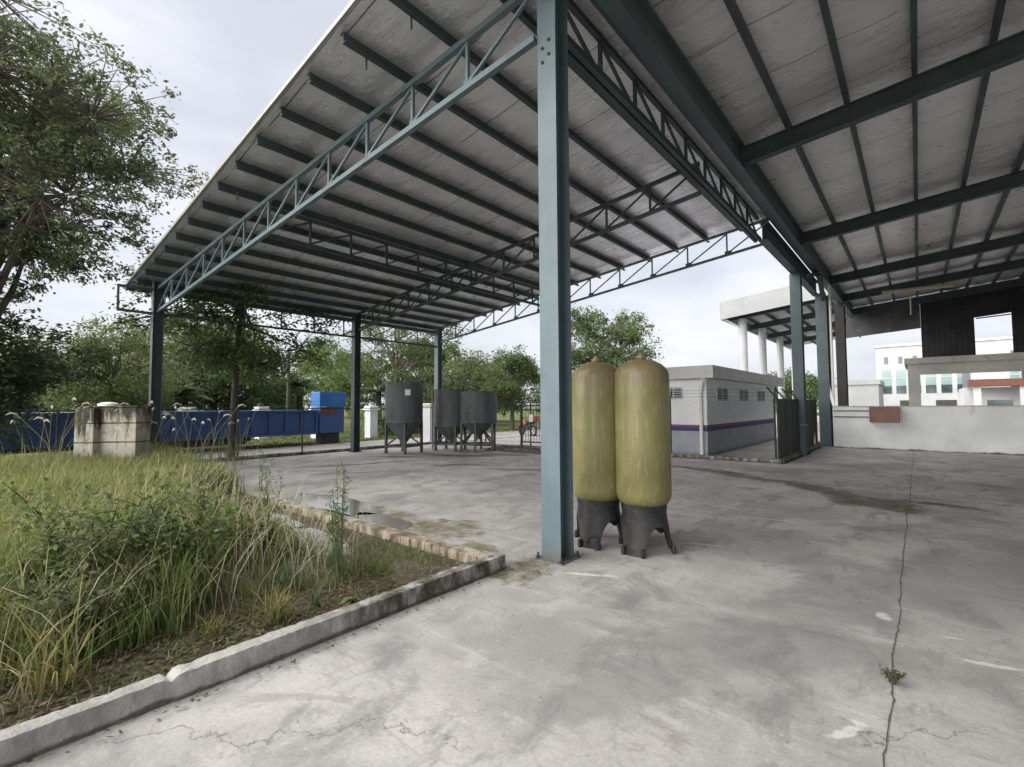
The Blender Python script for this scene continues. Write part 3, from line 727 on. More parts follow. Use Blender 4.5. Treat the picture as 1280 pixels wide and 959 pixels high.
# ------------------------------------------------------------------ pressure tanks
def pressure_tank(x, y, rz, label, dz=0):
    root = empty('pressure_tank', (x,y,0), rz, label, 'tank', 'pair of fibreglass pressure tanks')
    r = .30; prof = [(.0,.47),(.12,.475),(.20,.495),(.262,.53),(.29,.58),(r,.64),(r,1.92)]
    prof += [(r*math.cos(a),1.92+.20*math.sin(a)) for a in [R(q) for q in (14,28,42,55,67,77)]]+[(.05,2.12),(.05,2.125)]
    MB().lathe(prof,48).build('shell','tank',root,True)
    MB().lathe([(.052,2.118),(.06,2.125),(.06,2.15),(.04,2.155),(.03,2.18),(0,2.185)],20).build('top_fitting','tank',root,True)
    # moulded stand: a flared skirt with arched openings, leaving feet
    n = 72; vs=[]; fs=[]
    def arch(t):   # opening height around the skirt: three arches
        k = abs(((t/(2*math.pi)*3+.17) % 1) - .5)*2      # 0 mid-arch .. 1 mid-foot
        return .30*math.sqrt(max(0, 1-(k/.60)**2)) if k < .60 else 0.
    for i in range(n):
        t = 2*math.pi*i/n; h = arch(t)
        for (zz, rr) in ((h, None),(max(h+.02,.25),None),(.42,None),(.56,None)):
            rr = .305 - .065*min(1,zz/.42) if zz < .42 else (.24 if zz < .5 else .255)
            for q in (0,.014): vs.append(((rr-q)*math.cos(t),(rr-q)*math.sin(t),zz))
    for i in range(n):
        j = (i+1)%n
        for k in range(3):
            a,b = i*8+k*2, j*8+k*2
            fs += [(a,b,b+2,a+2),(a+1,a+3,b+3,b+1)]
        fs += [(i*8,i*8+1,j*8+1,j*8),(i*8+6,j*8+6,j*8+7,i*8+7)]
    st = MB().add(vs,fs).build('stand','black_plastic',root,True)
    for k in range(3):
        t = 2*math.pi*(k+.83)/3 + math.pi/3*0
        for s in (-.36,.36):
            c = (.315*math.cos(t+s),.315*math.sin(t+s))
            MB().lathe([(.0,0),(.022,0),(.026,.03),(.02,.085),(0,.09)],10,(c[0],c[1],0)).build('foot','black_plastic',st,True)
    pp = MB().tube([(0,0,.47),(0,0,.33),(.02,-.03,.28),(.10,-.16,.26)],.024,10); pp.tube([(.10,-.16,.26),(.115,-.19,.255)],.036,10)
    pp.build('drain_pipe','black_plastic',root,True)
    return root
def hoop():
    pass
pt1 = pressure_tank(-2.90,4.92,R(59),'yellow-brown fibreglass pressure tank on black stand right beside the near steel column')
pt2 = pressure_tank(-2.36,4.98,R(52),'yellow-brown fibreglass pressure tank on black stand farther from the near steel column')
hs = [( -2.70+.0*t,4.56,0) for t in range(1)]
arc = [(-2.78+.075*math.cos(R(a))*.9, 4.60+.02*math.cos(R(a)), .075+.075*math.sin(R(a))) for a in range(-80,200,20)]
tag(MB().tube(arc,.011,8).build('hose_loop','black_plastic',None,True),'small black hose loop lying at the foot of the tank nearest the column','hose')

# ------------------------------------------------------------------ hoppers
def hopper(x, y, rz, R_, ztop, zcyl, zbot, label, nleg=4, sticker=None, pipe=False, legr=None):
    root = empty('hopper_tank', (x,y,0), rz, label, 'hopper', 'conical hopper tanks under the canopy')
    prof = [(.09,zbot-.12),(.09,zbot),(R_*.98,zcyl),(R_,zcyl+.03),(R_,ztop-.03),(R_+.02,ztop-.03),(R_+.02,ztop),(R_-.03,ztop),(R_-.03,zcyl+.05),(.1,zbot+.06),(0,zbot+.06)]
    sh = MB().lathe(prof,40).build('shell','hopper',root,True)
    MB().lathe([(R_*1.0+.004,zcyl+.0),(R_+.012,zcyl+.0),(R_+.012,zcyl+.05),(R_+.002,zcyl+.05)],40).build('ring_band','hopper',sh,True)
    lr = legr or R_*.94
    P = [(lr*math.cos(2*math.pi*(k+.5)/nleg), lr*math.sin(2*math.pi*(k+.5)/nleg)) for k in range(nleg)]
    for (a,b) in P:
        lg = MB().bar((a,b,0),(a,b,zcyl+.05),.075,.075).build('leg','hopper_leg',root)
        MB().box(a-.07,a+.07,b-.07,b+.07,0,.012).build('foot_plate','hopper_leg',lg)
    for k in range(nleg):
        a,b = P[k], P[(k+1)%nleg]
        MB().bar((a[0],a[1],.24),(b[0],b[1],.24),.05,.05).build('cross_rail','hopper_leg',root)
        MB().bar((a[0],a[1],.26),(a[0]*.42,a[1]*.42,zbot+.22*(zcyl-zbot)+.02),.05,.05).build('brace','hopper_leg',root)
    if sticker:
        t = sticker; c = (math.cos(t),math.sin(t)); p = Vector((c[0]*(R_+.006),c[1]*(R_+.006),ztop-.34)); tn = Vector((-c[1],c[0],0))
        mb = MB(); nx = Vector((c[0],c[1],0))
        v = []
        for o in (-.004,.006):
            for sx,sz in ((-1,-1),(1,-1),(1,1),(-1,1)): v.append(p+nx*o+tn*sx*.09+Vector((0,0,sz*.10)))
        mb.add(v,[(3,2,1,0),(4,5,6,7),(0,1,5,4),(1,2,6,5),(2,3,7,6),(3,0,4,7)]).build('sticker','bright_plate',root)
    if pipe:
        t = pipe; a,b = (R_+.10)*math.cos(t),(R_+.10)*math.sin(t)
        MB().tube([(a,b,.02),(a,b,ztop+.04)],.035,10).build('side_pipe','pipe_tan',root,True)
    return root
hopper(-13.62,10.05,R(12),.64,2.42,1.06,.34,'tall dark grey hopper standing alone with a white sticker near its rim',4,R(-38))
hopper(-13.1,11.75,R(20),.60,2.22,.88,.36,'dark grey hopper with a pipe up its side, between the other two hoppers',4,None,R(-150-20))
hopper(-12.12,12.2,R(35),.68,2.12,1.02,.52,'shallow dark grey hopper with a short cone on long legs',6)

# ------------------------------------------------------------------ fences
def fence(name, label, path, h, step, base=.0, barb=None, wire=.0028, pitch=.075, cat='fence', rails=(1.0,), arm_out=None, postr=.028, posts_at=None):
    c = path[0]; root = empty(name,(c[0],c[1],0),0,label,cat); O = (c[0],c[1],0)
    mesh = MB(); strands = MB(); rail = MB()
    for (ax,ay),(bx_,by) in zip(path[:-1],path[1:]):
        a, b = Vector((ax,ay,0)), Vector((bx_,by,0)); L = (b-a).length; d = (b-a)/L; nr = Vector((-d.y,d.x,0))
        n = max(1,round(L/step)); ss = posts_at or [L*i/n for i in range(n+1)]
        for s in ss:
            p = a+d*s; pm = MB().tube([p+Vector((0,0,-.05)),p+Vector((0,0,base+h))],postr,8)
            if arm_out: pm.tube([p+Vector((0,0,base+h)),p+nr*arm_out+Vector((0,0,base+h+.34))],postr*.8,8)
            pm.build('post','green_black',root,True,world_offset=O)
        for rz in rails: rail.tube([a+Vector((0,0,base+h*rz)),b+Vector((0,0,base+h*rz))],postr*.62,6)
        k = -h
        while k < L:
            for sg in (1,-1):
                s0, s1 = (k,k+h); z0, z1 = (0,h)
                if s0 < 0: z0 = -s0; s0 = 0
                if s1 > L: z1 = h-(s1-L); s1 = L
                if z1-z0 < .02: continue
                p = a+d*s0+Vector((0,0,base+(z0 if sg > 0 else h-z0))); q = a+d*s1+Vector((0,0,base+(z1 if sg > 0 else h-z1)))
                o = nr*.004*sg
                u = nr*wire; w2 = (q-p).normalized().cross(nr)*wire
                mesh.add([p+o-w2,p+o+w2,q+o+w2,q+o-w2,p+o+u,q+o+u],[(0,1,2,3),(1,4,5,2),(4,0,3,5)])
            k += pitch
        if barb:
            for zb in barb:
                o = nr*(arm_out*zb/.34) if arm_out else Vector((0,0,0))
                strands.tube([a+o+Vector((0,0,base+h+zb)),b+o+Vector((0,0,base+h+zb))],.004,5)
    mesh.build('mesh_panel','wire',root,world_offset=O)
    if rails: rail.build('rail','green_black',root,True,world_offset=O)
    if barb: strands.build('barbed_strand','wire',root,world_offset=O)
    return root
fence('chain_link_fence','chain-link fence on a low kerb along the road side of the canopy',[(-15.86,-2.5),(-15.86,13.55)],1.45,2.0,.10,(.05,.14,.24),.0022,.085)
fence('chain_link_fence','chain-link fence behind the hoppers closing the end of the canopied yard',[(-15.5,13.66),(-8.9,14.12)],1.62,1.9,.10,(.06,.16),.0022,.085)
fence('chain_link_fence','chain-link fence with cranked posts standing before the low grey house',[(-8.7,14.14),(-3.0,14.52)],1.62,2.3,.12,(.1,.2,.3),.0011,.07,arm_out=.22,rails=())
fence('chain_link_fence','dense dark mesh fence with cranked post tops running to the white low wall',[(-2.93,14.55),(-2.93,17.4)],1.62,.95,.12,(.1,.2,.3),.0085,.05,arm_out=.25)
fence('chain_link_fence','dark mesh fence between the two blue-grey warehouse columns',[(-2.93,17.8),(-2.93,20.9)],1.62,1.0,.12,(.1,.2,.3),.0085,.05,arm_out=.25)
# barred gate in the end fence with two white notice plates
gt = empty('metal_gate',(-9.9,13.95,0),R(4),'dark barred gate with two blank white plates in the end fence','gate')
fr = MB()
for x in (-1.55,-.35,1.0): fr.box(x-.03,x+.03,-.03,.03,0,1.62)
for z in (.22,1.42,1.58): fr.box(-1.52,.97,-.02,.02,z,z+.05)
fr.build('gate_frame','green_black',gt)
br = MB()
for i in range(20): x=-1.48+i*.125; br.tube([(x,.0,.25),(x,.0,1.44)],.009,6)
br.build('gate_bars','green_black',gt)
for x,z in ((-1.1,1.0),(.2,.78)): MB().box(x-.09,x+.09,-.035,-.025,z,z+.28).build('plate','bright_plate',gt)

# ------------------------------------------------------------------ low house behind the tanks
ho = empty('guard_house',(-6.8,19,0),0,'low grey house with a blue and red band and flat overhanging roof','house'); HO=(-6.8,19,0)
HX0,HX1,HY0,HY1 = -8.7,-4.98,15.05,24.2
MB().box(HX0,HX1,HY0,HY1,-.1,2.42).build('wall','house',ho,world_offset=HO)
rf = MB().box(HX0-.35,HX1+.32,HY0-.35,HY1+.35,2.42,2.80); rf.add([(HX0-.35,HY0-.35,2.80),(HX1+.32,HY0-.35,2.80),(HX1+.32,HY1+.35,2.80),(HX0-.35,HY1+.35,2.80),((HX0+HX1)/2,HY0+1.9,3.0),((HX0+HX1)/2,HY1-1.9,3.0)],[(0,1,4),(1,2,5,4),(2,3,5),(3,0,4,5)])
M['house_roof'] = dirty('weathered_fascia', (.50,.49,.51), (.58,.57,.59), 1.2, .8, (.38,.375,.375))
rf.build('roof','house_roof',ho,world_offset=HO)
def louvre(p, ax, w, z0, z1):
    p = Vector(p); ax = Vector(ax); nr = Vector((ax.y,-ax.x,0))
    f = MB(); f.bar(p+Vector((0,0,(z0+z1)/2))-ax*w/2, p+Vector((0,0,(z0+z1)/2))+ax*w/2, .02, z1-z0)
    wd = f.build('louvre_window','louvre',ho,world_offset=HO)
    s = MB()
    n = 5
    for i in range(n):
        z = z0+(i+.5)*(z1-z0)/n; c = p+nr*.025+Vector((0,0,z))
        s.bar(c-ax*w/2,c+ax*w/2,.05,.012,(nr+Vector((0,0,1.2))))
    for sx in (-1,0,1): s.bar(p+ax*sx*w/2+nr*.02+Vector((0,0,z0)),p+ax*sx*w/2+nr*.02+Vector((0,0,z1)),.03,.03)
    s.build('slats','pale_grey',wd,world_offset=HO)
louvre((-6.02,HY0,0),(1,0,0),.55,1.78,2.16); louvre((-7.6,HY0,0),(1,0,0),.55,1.78,2.16)
for y in (16.55,19.1,21.7): louvre((HX1,y,0),(0,1,0),1.15,1.74,2.15)
MB().tube([(HX1+.02,HY0-.30,2.40),(HX1-.05,HY0-.22,2.28),(HX1-.16,HY0-.06,2.02),(HX1-.16,HY0-.06,.0)],.055,10).build('downpipe','pipe_white',ho,True,world_offset=HO)
MB().bar((HX0,HY0-.012,1.78),(HX1,HY0-.012,1.78),.02,.03).build('drip_strip','white_paint',ho,world_offset=HO)
struct('concrete_apron', MB().box(-4.9,-3.25,14.75,24,-.1,.02), 'road')

# ------------------------------------------------------------------ far open hall with grey fascia
fh = empty('open_hall',(-3,40,0),0,'tall open hall with pale grey fascia and round white posts beyond the low house','building'); FO=(-3,40,0)
FX0,FX1,FY0,FY1 = -8.95,-3.1,30.,54.
fz = lambda x: 6.78+.105*(x+8.95)
v=[(x,y,fz(x)+dz) for dz in (0,1.06) for y in (FY0,FY0+.06) for x in (FX0,FX1)]
MB().add(v,[(0,2,3,1),(4,5,7,6),(0,1,5,4),(2,6,7,3),(0,4,6,2),(1,3,7,5)]).build('end_fascia','grey_fascia',fh,world_offset=FO)
MB().box(FX0-.06,FX0-.004,FY0,FY1,fz(FX0),fz(FX0)+1.06).build('side_fascia','grey_fascia',fh,world_offset=FO)
v=[(x,y,fz(x)+dz) for dz in (.62,.72) for y in (FY0+.07,FY1) for x in (FX0,FX1)]
MB().add(v,[(0,2,3,1),(4,5,7,6),(0,1,5,4),(2,6,7,3),(0,4,6,2),(1,3,7,5)]).build('roof_sheet','roof_top',fh,world_offset=FO)
for k in range(5):
    x = FX0+.5+k*1.15; MB().box(x-.05,x+.05,FY0+.1,FY1,fz(x)+.40,fz(x)+.60).build('purlin','steel_shaded',fh,world_offset=FO)
for y in (31.2,36.,41.5,47.): MB().bar((FX0+.1,y,fz(FX0)+.2),(FX1,y,fz(FX1)+.2),.2,.38).build('rafter','steel_shaded',fh,world_offset=FO)
for y in (31.2,36.,41.5,47.):
    MB().tube([(-8.05,y,-.1),(-8.05,y,fz(-8.05)-.0)],.24,16).build('post','hall_white',fh,True,world_offset=FO)
MB().tube([(-8.85,30.2,fz(-8.9)+.05),(-8.15,31.1,fz(-8.05)-.55)],.06,8).build('rainwater_pipe','pipe_white',fh,True,world_offset=FO)

# far buildings seen over the low wall
ob = empty('office_block',(3,96,0),0,'distant white two-storey office block with tall green glass windows','building'); OO=(3,98,0); ob.location=OO
MB().box(-5.0,16,96,106,-.1,10.6).build('wall','hall_white',ob,world_offset=OO)
MB().box(-5.15,16.1,95.8,106.2,10.61,10.95).build('parapet','pale_grey',ob,world_offset=OO)
for i in range(9):
    x = -4.3+i*1.75
    if 4.9 < x < 7.6: continue
    w = MB().box(x,x+1.15,95.95,95.99,3.2,7.0).build('window','glass_green',ob,world_offset=OO)
    MB().box(x-.02,x+1.17,95.91,95.945,3.2,4.4).build('lower_pane','glass',w,world_offset=OO)
    MB().box(x-.02,x+1.17,95.90,95.948,5.55,5.68).build('transom','hall_white',w,world_offset=OO)
    MB().box(x+.35,x+.85,95.95,95.99,7.9,9.0).build('window','slate',ob,world_offset=OO)
MB().box(5.0,7.6,95.80,95.985,2.2,8.2).build('entrance_panel','slate',ob,world_offset=OO)
for x in (-2.2,2.0): MB().box(x,x+2.3,95.93,95.988,-.1,2.1).build('garage_door','louvre',ob,world_offset=OO)
sh = empty('shop_row',(9,70,0),0,'distant low white shop row with a dark canopy edge','building'); SO=(9,70,0)
MB().box(3.6,26,68,76,-.1,3.2).build('wall','hall_white',sh,world_offset=SO)
MB().box(3.9,26,65.6,67.95,3.25,3.95).build('canopy','rust',sh,world_offset=SO)
for i in range(6): MB().box(4.2+i*3.2,4.75+i*3.2,65.9,66.4,-.1,3.24).build('pillar','hall_white',sh,world_offset=SO)
for i in range(6): MB().box(5.3+i*3.2,7.1+i*3.2,67.93,67.98,.0,1.9).build('shopfront','glass',sh,world_offset=SO)
for i in range(5): MB().box(4.6+i*4,7.4+i*4,72.0,75,3.21,7.4).build('upper_block','slate' if i%2 else 'hall_white',sh,world_offset=SO)
gw = empty('grey_shed',(-5.4,75,0),0,'distant plain pale grey shed seen past the dark column','building'); GO=(-5.4,75,0)
MB().box(-9.5,-3.7,74,84,-.1,4.0).build('wall','grey_fascia',gw,world_offset=GO)
MB().box(-9.7,-3.5,73.8,84.2,4.01,4.6).build('roof','grey_fascia',gw,world_offset=GO)

# ------------------------------------------------------------------ road side: trailer, block pier, white piers
tl = empty('tipper_trailer',(-21.2,5.5,0),0,'long navy blue tipper trailer parked beyond the chain-link fence','trailer'); TO=(-21.2,5.5,0)
tb = MB().box(-22.4,-20.1,-.6,10.2,.42,1.47); 
tbo = tb.build('body','blue',tl,world_offset=TO,bevel=.02)
rb = MB()
for i in range(17):
    y=-.45+i*.66; rb.box(-20.097,-20.03,y,y+.09,.44,1.44)
rb.box(-20.097,-20.0,-.6,10.2,1.40,1.475); rb.box(-20.097,-20.01,-.6,10.2,.42,.50)
rb.build('side_ribs','blue',tbo,world_offset=TO)
MB().box(-22.1,-20.4,-.2,7.6,.26,.42).build('chassis','dark_metal',tl,world_offset=TO)
for y in (3.6,5.9,7.0):
    for x in (-20.42,-22.05):
        w = MB().tube([(x-.14,y,.32),(x+.14,y,.32)],.42,24).build('wheel','rubber',tl,True,world_offset=TO)
        MB().tube([(x-.148,y,.32),(x+.148,y,.32)],.2,16).build('rim','dark_metal',w,True,world_offset=TO)
MB().box(-20.5,-20.2,4.5,5.4,.2,.42).build('tool_box','dark_metal',tl,world_offset=TO)
MB().bar((-20.2,4.2,.12),(-20.2,7.6,.12),.05,.08).build('side_guard','pale_grey',tl,world_offset=TO)
sk = empty('skip_bin',(-20.9,11.0,0),0,'bright blue bin with rusty lower panel at the end of the navy trailer','bin'); SKO=(-20.9,11,0)
MB().box(-20.85,-20.0,10.26,11.5,1.62,2.28).build('bin_top','blue_bright',sk,world_offset=SKO,bevel=.015)
MB().box(-20.85,-20.04,10.28,11.45,.45,1.60).build('bin_body','blue',sk,world_offset=SKO,bevel=.015)
rr = MB().box(-20.037,-20.0,10.3,11.05,1.30,1.56); rr.build('rusty_panel','rust',sk,world_offset=SKO)
MB().box(-20.8,-20.2,10.5,11.3,-.1,.45).build('bin_base','dark_metal',sk,world_offset=SKO)

bp = empty('block_pier',(-13.7,2.2,0),R(40.7),'mould-streaked concrete block pier standing in the tall grass','wall')
b = MB().box(-.60,-.18,-.28,.30,0,1.60); b.box(-.18,.62,-.12,.30,0,1.62); b.build('pier_body','block',bp,bevel=.012)
MB().box(-.62,.64,-.14,.32,1.623,1.655).build('pier_cap','block',bp,bevel=.012)
MB().lathe([(.0,.0),(.20,.0),(.19,.05),(.12,.08),(0,.09)],14,(-.15,.05,1.655)).build('cap_lump','pipe_white',bp,True)

def white_pier(px, d, i):
    x, y = ground_at(px, d)
    labs = ['white capped gate pier just past the rusty blue bin','white capped pier half hidden by the blue bin','white capped pier rising behind the trailer near the slim tree','white capped pier behind the trailer near the corner column']
    r = empty('gate_pier',(x,y,-.1),R(5),labs[i],'pier','white gate piers along the far verge')
    MB().box(-.24,.24,-.24,.24,0,1.52).build('pier_shaft','white_paint',r,bevel=.01)
    MB().box(-.33,.33,-.33,.33,1.521,1.62).box(-.27,.27,-.27,.27,1.622,1.74).build('pier_cap','white_paint',r,bevel=.015)
for i,(px,d) in enumerate(((464,25.5),(397,25),(327,25),(235,24.5))): white_pier(px,d,i)
wpx = ground_at(537,22); wr = empty('gate_pier',(wpx[0],wpx[1],-.1),R(10),'white pier standing between two hoppers outside the fence','pier','white gate piers along the far verge')
MB().box(-.22,.22,-.22,.22,0,1.75).build('pier_shaft','white_paint',wr,bevel=.01); MB().box(-.28,.28,-.28,.28,1.752,1.84).build('pier_cap','white_paint',wr,bevel=.01)
# clipped hedges
def hedge(label, p0, p1, w, h, seed, group='clipped hedges'):
    rng = np.random.default_rng(seed); n = 5200; p0 = np.array(p0); p1 = np.array(p1); L = np.linalg.norm(p1-p0); d=(p1-p0)/L; nr=np.array([-d[1],d[0]])
    s = rng.uniform(0,L,n); a = rng.uniform(-1,1,n); z = rng.uniform(0,1,n); k = rng.integers(0,3,n)
    a = np.where(k==0,np.sign(a)*rng.uniform(.85,1,n),a); z = np.where(k==1,rng.uniform(.88,1.05,n),z)
    P = np.stack([p0[0]+d[0]*s+nr[0]*a*w/2, p0[1]+d[1]*s+nr[1]*a*w/2, z*h*(1+.08*np.sin(s*1.7+seed))-.05],1)
    root = empty('hedge',(0,0,0),0,label,'hedge',group); leaves('foliage',P,np.full(n,.16),GREENS+FRESH,root,rng=rng)
    mb = MB(); st = Vector((p0[0],p0[1],0)); dd = Vector((d[0],d[1],0))
    for i in range(int(L/1.2)): 
        q = st+dd*(i*1.2+.5); mb.tube([q+Vector((0,0,-.1)),q+Vector((0,0,h*.8))],.025,5)
    mb.build('stems','bark_dark',root)
hedge('low clipped hedge behind the white gate pier', ground_at(470,27), ground_at(566,33), 1.0, 1.0, 3)
hedge('low clipped hedge beyond the long navy trailer', ground_at(240,30), ground_at(405,30), 1.2, 1.15, 4)
hedge('taller clipped hedge in the second row behind the gate pier', ground_at(455,34), ground_at(600,40), 1.5, 1.5, 5)

# utility pole
up_ = ground_at(360,27)
tag(MB().tube([(up_[0],up_[1],-.1),(up_[0],up_[1],5.0)],[.11,.08],10).build('utility_pole','bark_dark',None,True),'slender dark pole rising behind the navy trailer','pole')

# motorbikes parked outside the gate
def motorbike(x, y, rz, label):
    r = empty('motorbike',(x,y,-.06),rz,label,'motorbike','motorbikes parked outside the end gate')
    for yy in (-.62,.62):
        pts = [(0,yy+.28*math.cos(R(a)),.30+.28*math.sin(R(a))) for a in range(0,361,24)]
        w = MB().tube(pts,.05,8,False).build('wheel','rubber',r,True)
        sp = MB()
        for a in range(0,180,45): sp.bar((0,yy-.25*math.cos(R(a)),.3-.25*math.sin(R(a))),(0,yy+.25*math.cos(R(a)),.3+.25*math.sin(R(a))),.012)
        sp.tube([(-.05,yy,.3),(.05,yy,.3)],.05,8); sp.build('rim','pale_grey',w)
    MB().tube([(0,-.62,.3),(0,-.2,.48),(0,.25,.5),(0,.48,.85),(0,.62,.3)],[.04,.10,.09,.05,.04],8).build('frame','dark_metal',r,True)
    MB().tube([(0,-.75,.74),(0,-.4,.76),(0,.02,.74)],[.07,.11,.10],10).build('seat','black_plastic',r,True)
    MB().tube([(0,.0,.66),(0,.3,.68),(0,.5,.92)],[.10,.12,.06],10).build('fairing','red',r,True)
    MB().tube([(-.32,.38,1.0),(0,.48,.96),(.32,.38,1.0)],.018,8).build('handlebar','dark_metal',r,True)
    MB().box(-.17,.17,-.98,-.62,.82,1.12).build('top_box','red',r,bevel=.03)
    MB().tube([(0,.56,.86),(0,.62,.86)],.08,12).build('headlight','bright_plate',r,True)
motorbike(-16.6,20.6,R(70),'red and black motorbike seen through the barred gate nearest the hoppers')
motorbike(-16.2,22.0,R(62),'red and black motorbike parked behind the other one beyond the gate')

# ------------------------------------------------------------------ trees
def T(px, d): return ground_at(px, d)
x,y = -17.6,.2
crown_tree('large_tree','large broad tree leaning over the canopy corner with its crown reaching the sky',(x,y),12,(.2,-.7,8.3,4.0,4.1,4.5),40,2300,44,.12,[tuple(min(.22,q*1.2) for q in c) for c in GREENS+OLIVE]+[(.16,.175,.12),(.19,.20,.14)],.30,None,31,sig=.17,gap=.14,twigs=True)
crown_tree('shade_tree','dark dense small tree under the large broad tree',(-18.0,.1),5,(0,-.2,2.7,2.3,2.2,2.9),24,430,44,.14,DEEP,.14,None,32,sig=.26)
p=T(135,25); crown_tree('round_tree','bushy pale green tree beyond the trailer beside the block pier',p,6,(0,0,3.3,2.8,2.8,3.5),24,460,34,.17,OLIVE+FRESH,.16,None,33,sig=.3)
p=T(60,29); crown_tree('round_tree','olive bushy tree between the dark small tree and the pale green one',p,5,(0,0,3.0,3.2,3.2,3.3),20,380,30,.18,OLIVE+GREENS,.16,None,34,sig=.32)
crown_tree('slim_tree','slim tree with a bare trunk growing just outside the fence under the eave',(-16.75,5.65),7,(.1,.1,4.9,2.7,2.8,2.5),26,640,26,.14,GREENS+FRESH[:2],.10,None,35,bark='bark_dark',sig=.24,gap=.3,lean=(.0,.15),fork=.86,twigs=True)
p=T(493,28); crown_tree('fork_tree','forked tree with open crown rising behind the tallest hopper',p,8,(.2,.1,5.4,3.6,3.6,2.9),24,290,26,.20,GREENS+FRESH,.20,None,36,sig=.28,gap=.3,twigs=True)
p=T(412,78); crown_tree('round_tree','light green bushy tree behind the bright blue bin',p,7,(0,0,6.6,6.4,6.4,6.4),24,560,30,.42,FRESH+[(.13,.17,.05)],.4,None,37,sig=.7)
p=T(640,33); crown_tree('garden_tree','fresh green tree seen between the shallow hopper and the near column',p,6,(-.1,0,3.2,2.4,2.4,3.0),20,380,32,.18,FRESH+GREENS,.16,None,38,sig=.28)
p=T(757,30); crown_tree('tall_tree','tall fresh green tree rising above the two yellow-brown tanks',p,9,(0,0,5.2,3.5,3.5,3.6),28,480,32,.20,FRESH+GREENS,.22,None,39,sig=.28,gap=.42,twigs=True)
# woodland row far behind
specs = [(20,38,4.2,OLIVE),(225,34,5.0,OLIVE),(262,42,6.0,GREENS),(310,36,4.2,GREENS),(345,46,2.9,FRESH),(447,66,5.4,FRESH),(540,46,4.5,FRESH),(575,40,3.7,OLIVE),(612,52,4.4,OLIVE),(700,50,3.2,GREENS),(815,62,2.6,GREENS)]
wl_ = ['olive tree far beyond the dark small tree','olive tree far behind the corner column','deep green tree behind the trailer near the corner column','deep green tree behind the slim tree trunk','pale tree in the distance beside the dark pole','pale tree in the distance between mid column and tallest hopper','fresh tree far behind the far corner column','olive tree above the middle hopper','olive tree in the distance above the shallow hopper','green tree far behind the near steel column','green tree low in the distance behind the house roof']
for i,(px,d,h,pal) in enumerate(specs):
    p=T(px,d); r=h*.72
    crown_tree('woodland_tree',wl_[i],p,h*1.8,(0,0,h*.85,r*1.35,r*1.35,h*.9),20,330,26,.075*max(3.4,h),pal+GREENS[:2],.16,'woodland trees beyond the road',50+i,sig=.42)
p=T(1000,75); crown_tree('round_tree','green treetop low behind the open hall posts',p,6,(0,0,3.8,6.5,5,3.4),22,300,26,.42,FRESH+GREENS,.25,None,71,sig=.6)
p=T(975,90); crown_tree('round_tree','tree mass farther off between the hall posts',p,6,(0,0,4.6,6,5,4.0),20,260,24,.5,OLIVE+GREENS,.25,None,72,sig=.7)

def palm(label, p, h, fl, seed, nf=26):
    rng = np.random.default_rng(seed); rd = random.Random(seed)
    root = empty('oil_palm',(p[0],p[1],0),rd.uniform(0,6),label,'palm tree','oil palms beyond the road')
    MB().tube([(0,0,-.1),(.05,0,h*.5),(0,.05,h)],[.30,.26,.24],10).build('trunk','bark_dark',root,True)
    V=[];F=[];K=[]; pal=np.array(DEEP+[(.06,.085,.045),(.09,.11,.075)])
    for i in range(nf):
        az=rd.uniform(0,6.283); el=rd.uniform(R(-25),R(75)); d=np.array([math.cos(az),math.sin(az),0]); L=fl*rd.uniform(.8,1.1)
        c=pal[rng.integers(0,len(pal))]*rd.uniform(.8,1.3); side=np.array([-d[1],d[0],0])
        N=22
        for j in range(N):
            t=(j+1)/N; s=t*L
            pos=np.array([0,0,h])+d*s*math.cos(el)+np.array([0,0,1])*(s*math.sin(el)-.55*s*s/L*1.0)
            ll=fl*.24*math.sin(math.pi*min(.98,t*.85+.1))
            for sg in (-1,1):
                tip=pos+side*sg*ll*.85+d*ll*.45+np.array([0,0,-ll*.35]); w=d*.05
                n=len(V); V+=[pos-w,pos+w,tip+w*.2,tip-w*.2]; F.append((n,n+1,n+2,n+3)); K+=[c]*4
            if j<N-1:
                pass
        for (ta,tb) in ((0,.33),(.33,.66),(.66,1)):
            q=[np.array([0,0,h])+d*s*math.cos(el)+np.array([0,0,1])*(s*math.sin(el)-.55*s*s/L) for s in (ta*L,tb*L)]
            n=len(V); w=side*.035; V+=[q[0]-w,q[0]+w,q[1]+w,q[1]-w]; F.append((n,n+1,n+2,n+3)); K+=[c*1.3]*4
    fast_mesh('crown',np.array(V),np.array(F),np.array(K),'leaf',root)
palm('oil palm with drooping fronds beyond the navy trailer beside the dark pole',T(374,40),3.2,2.6,1)
palm('oil palm just past the corner column of the canopy',T(222,30),2.3,2.3,2)
palm('oil palm between the mid column and the tallest hopper',T(473,44),3.0,2.8,3)
palm('oil palm half hidden behind the forked tree',T(520,42),3.3,2.6,4)
palm('small oil palm among the trees behind the slim tree',T(268,36),2.3,2.4,5)
palm('tall oil palm far off above the hedge near the trailer end',T(352,52),3.9,2.8,6)

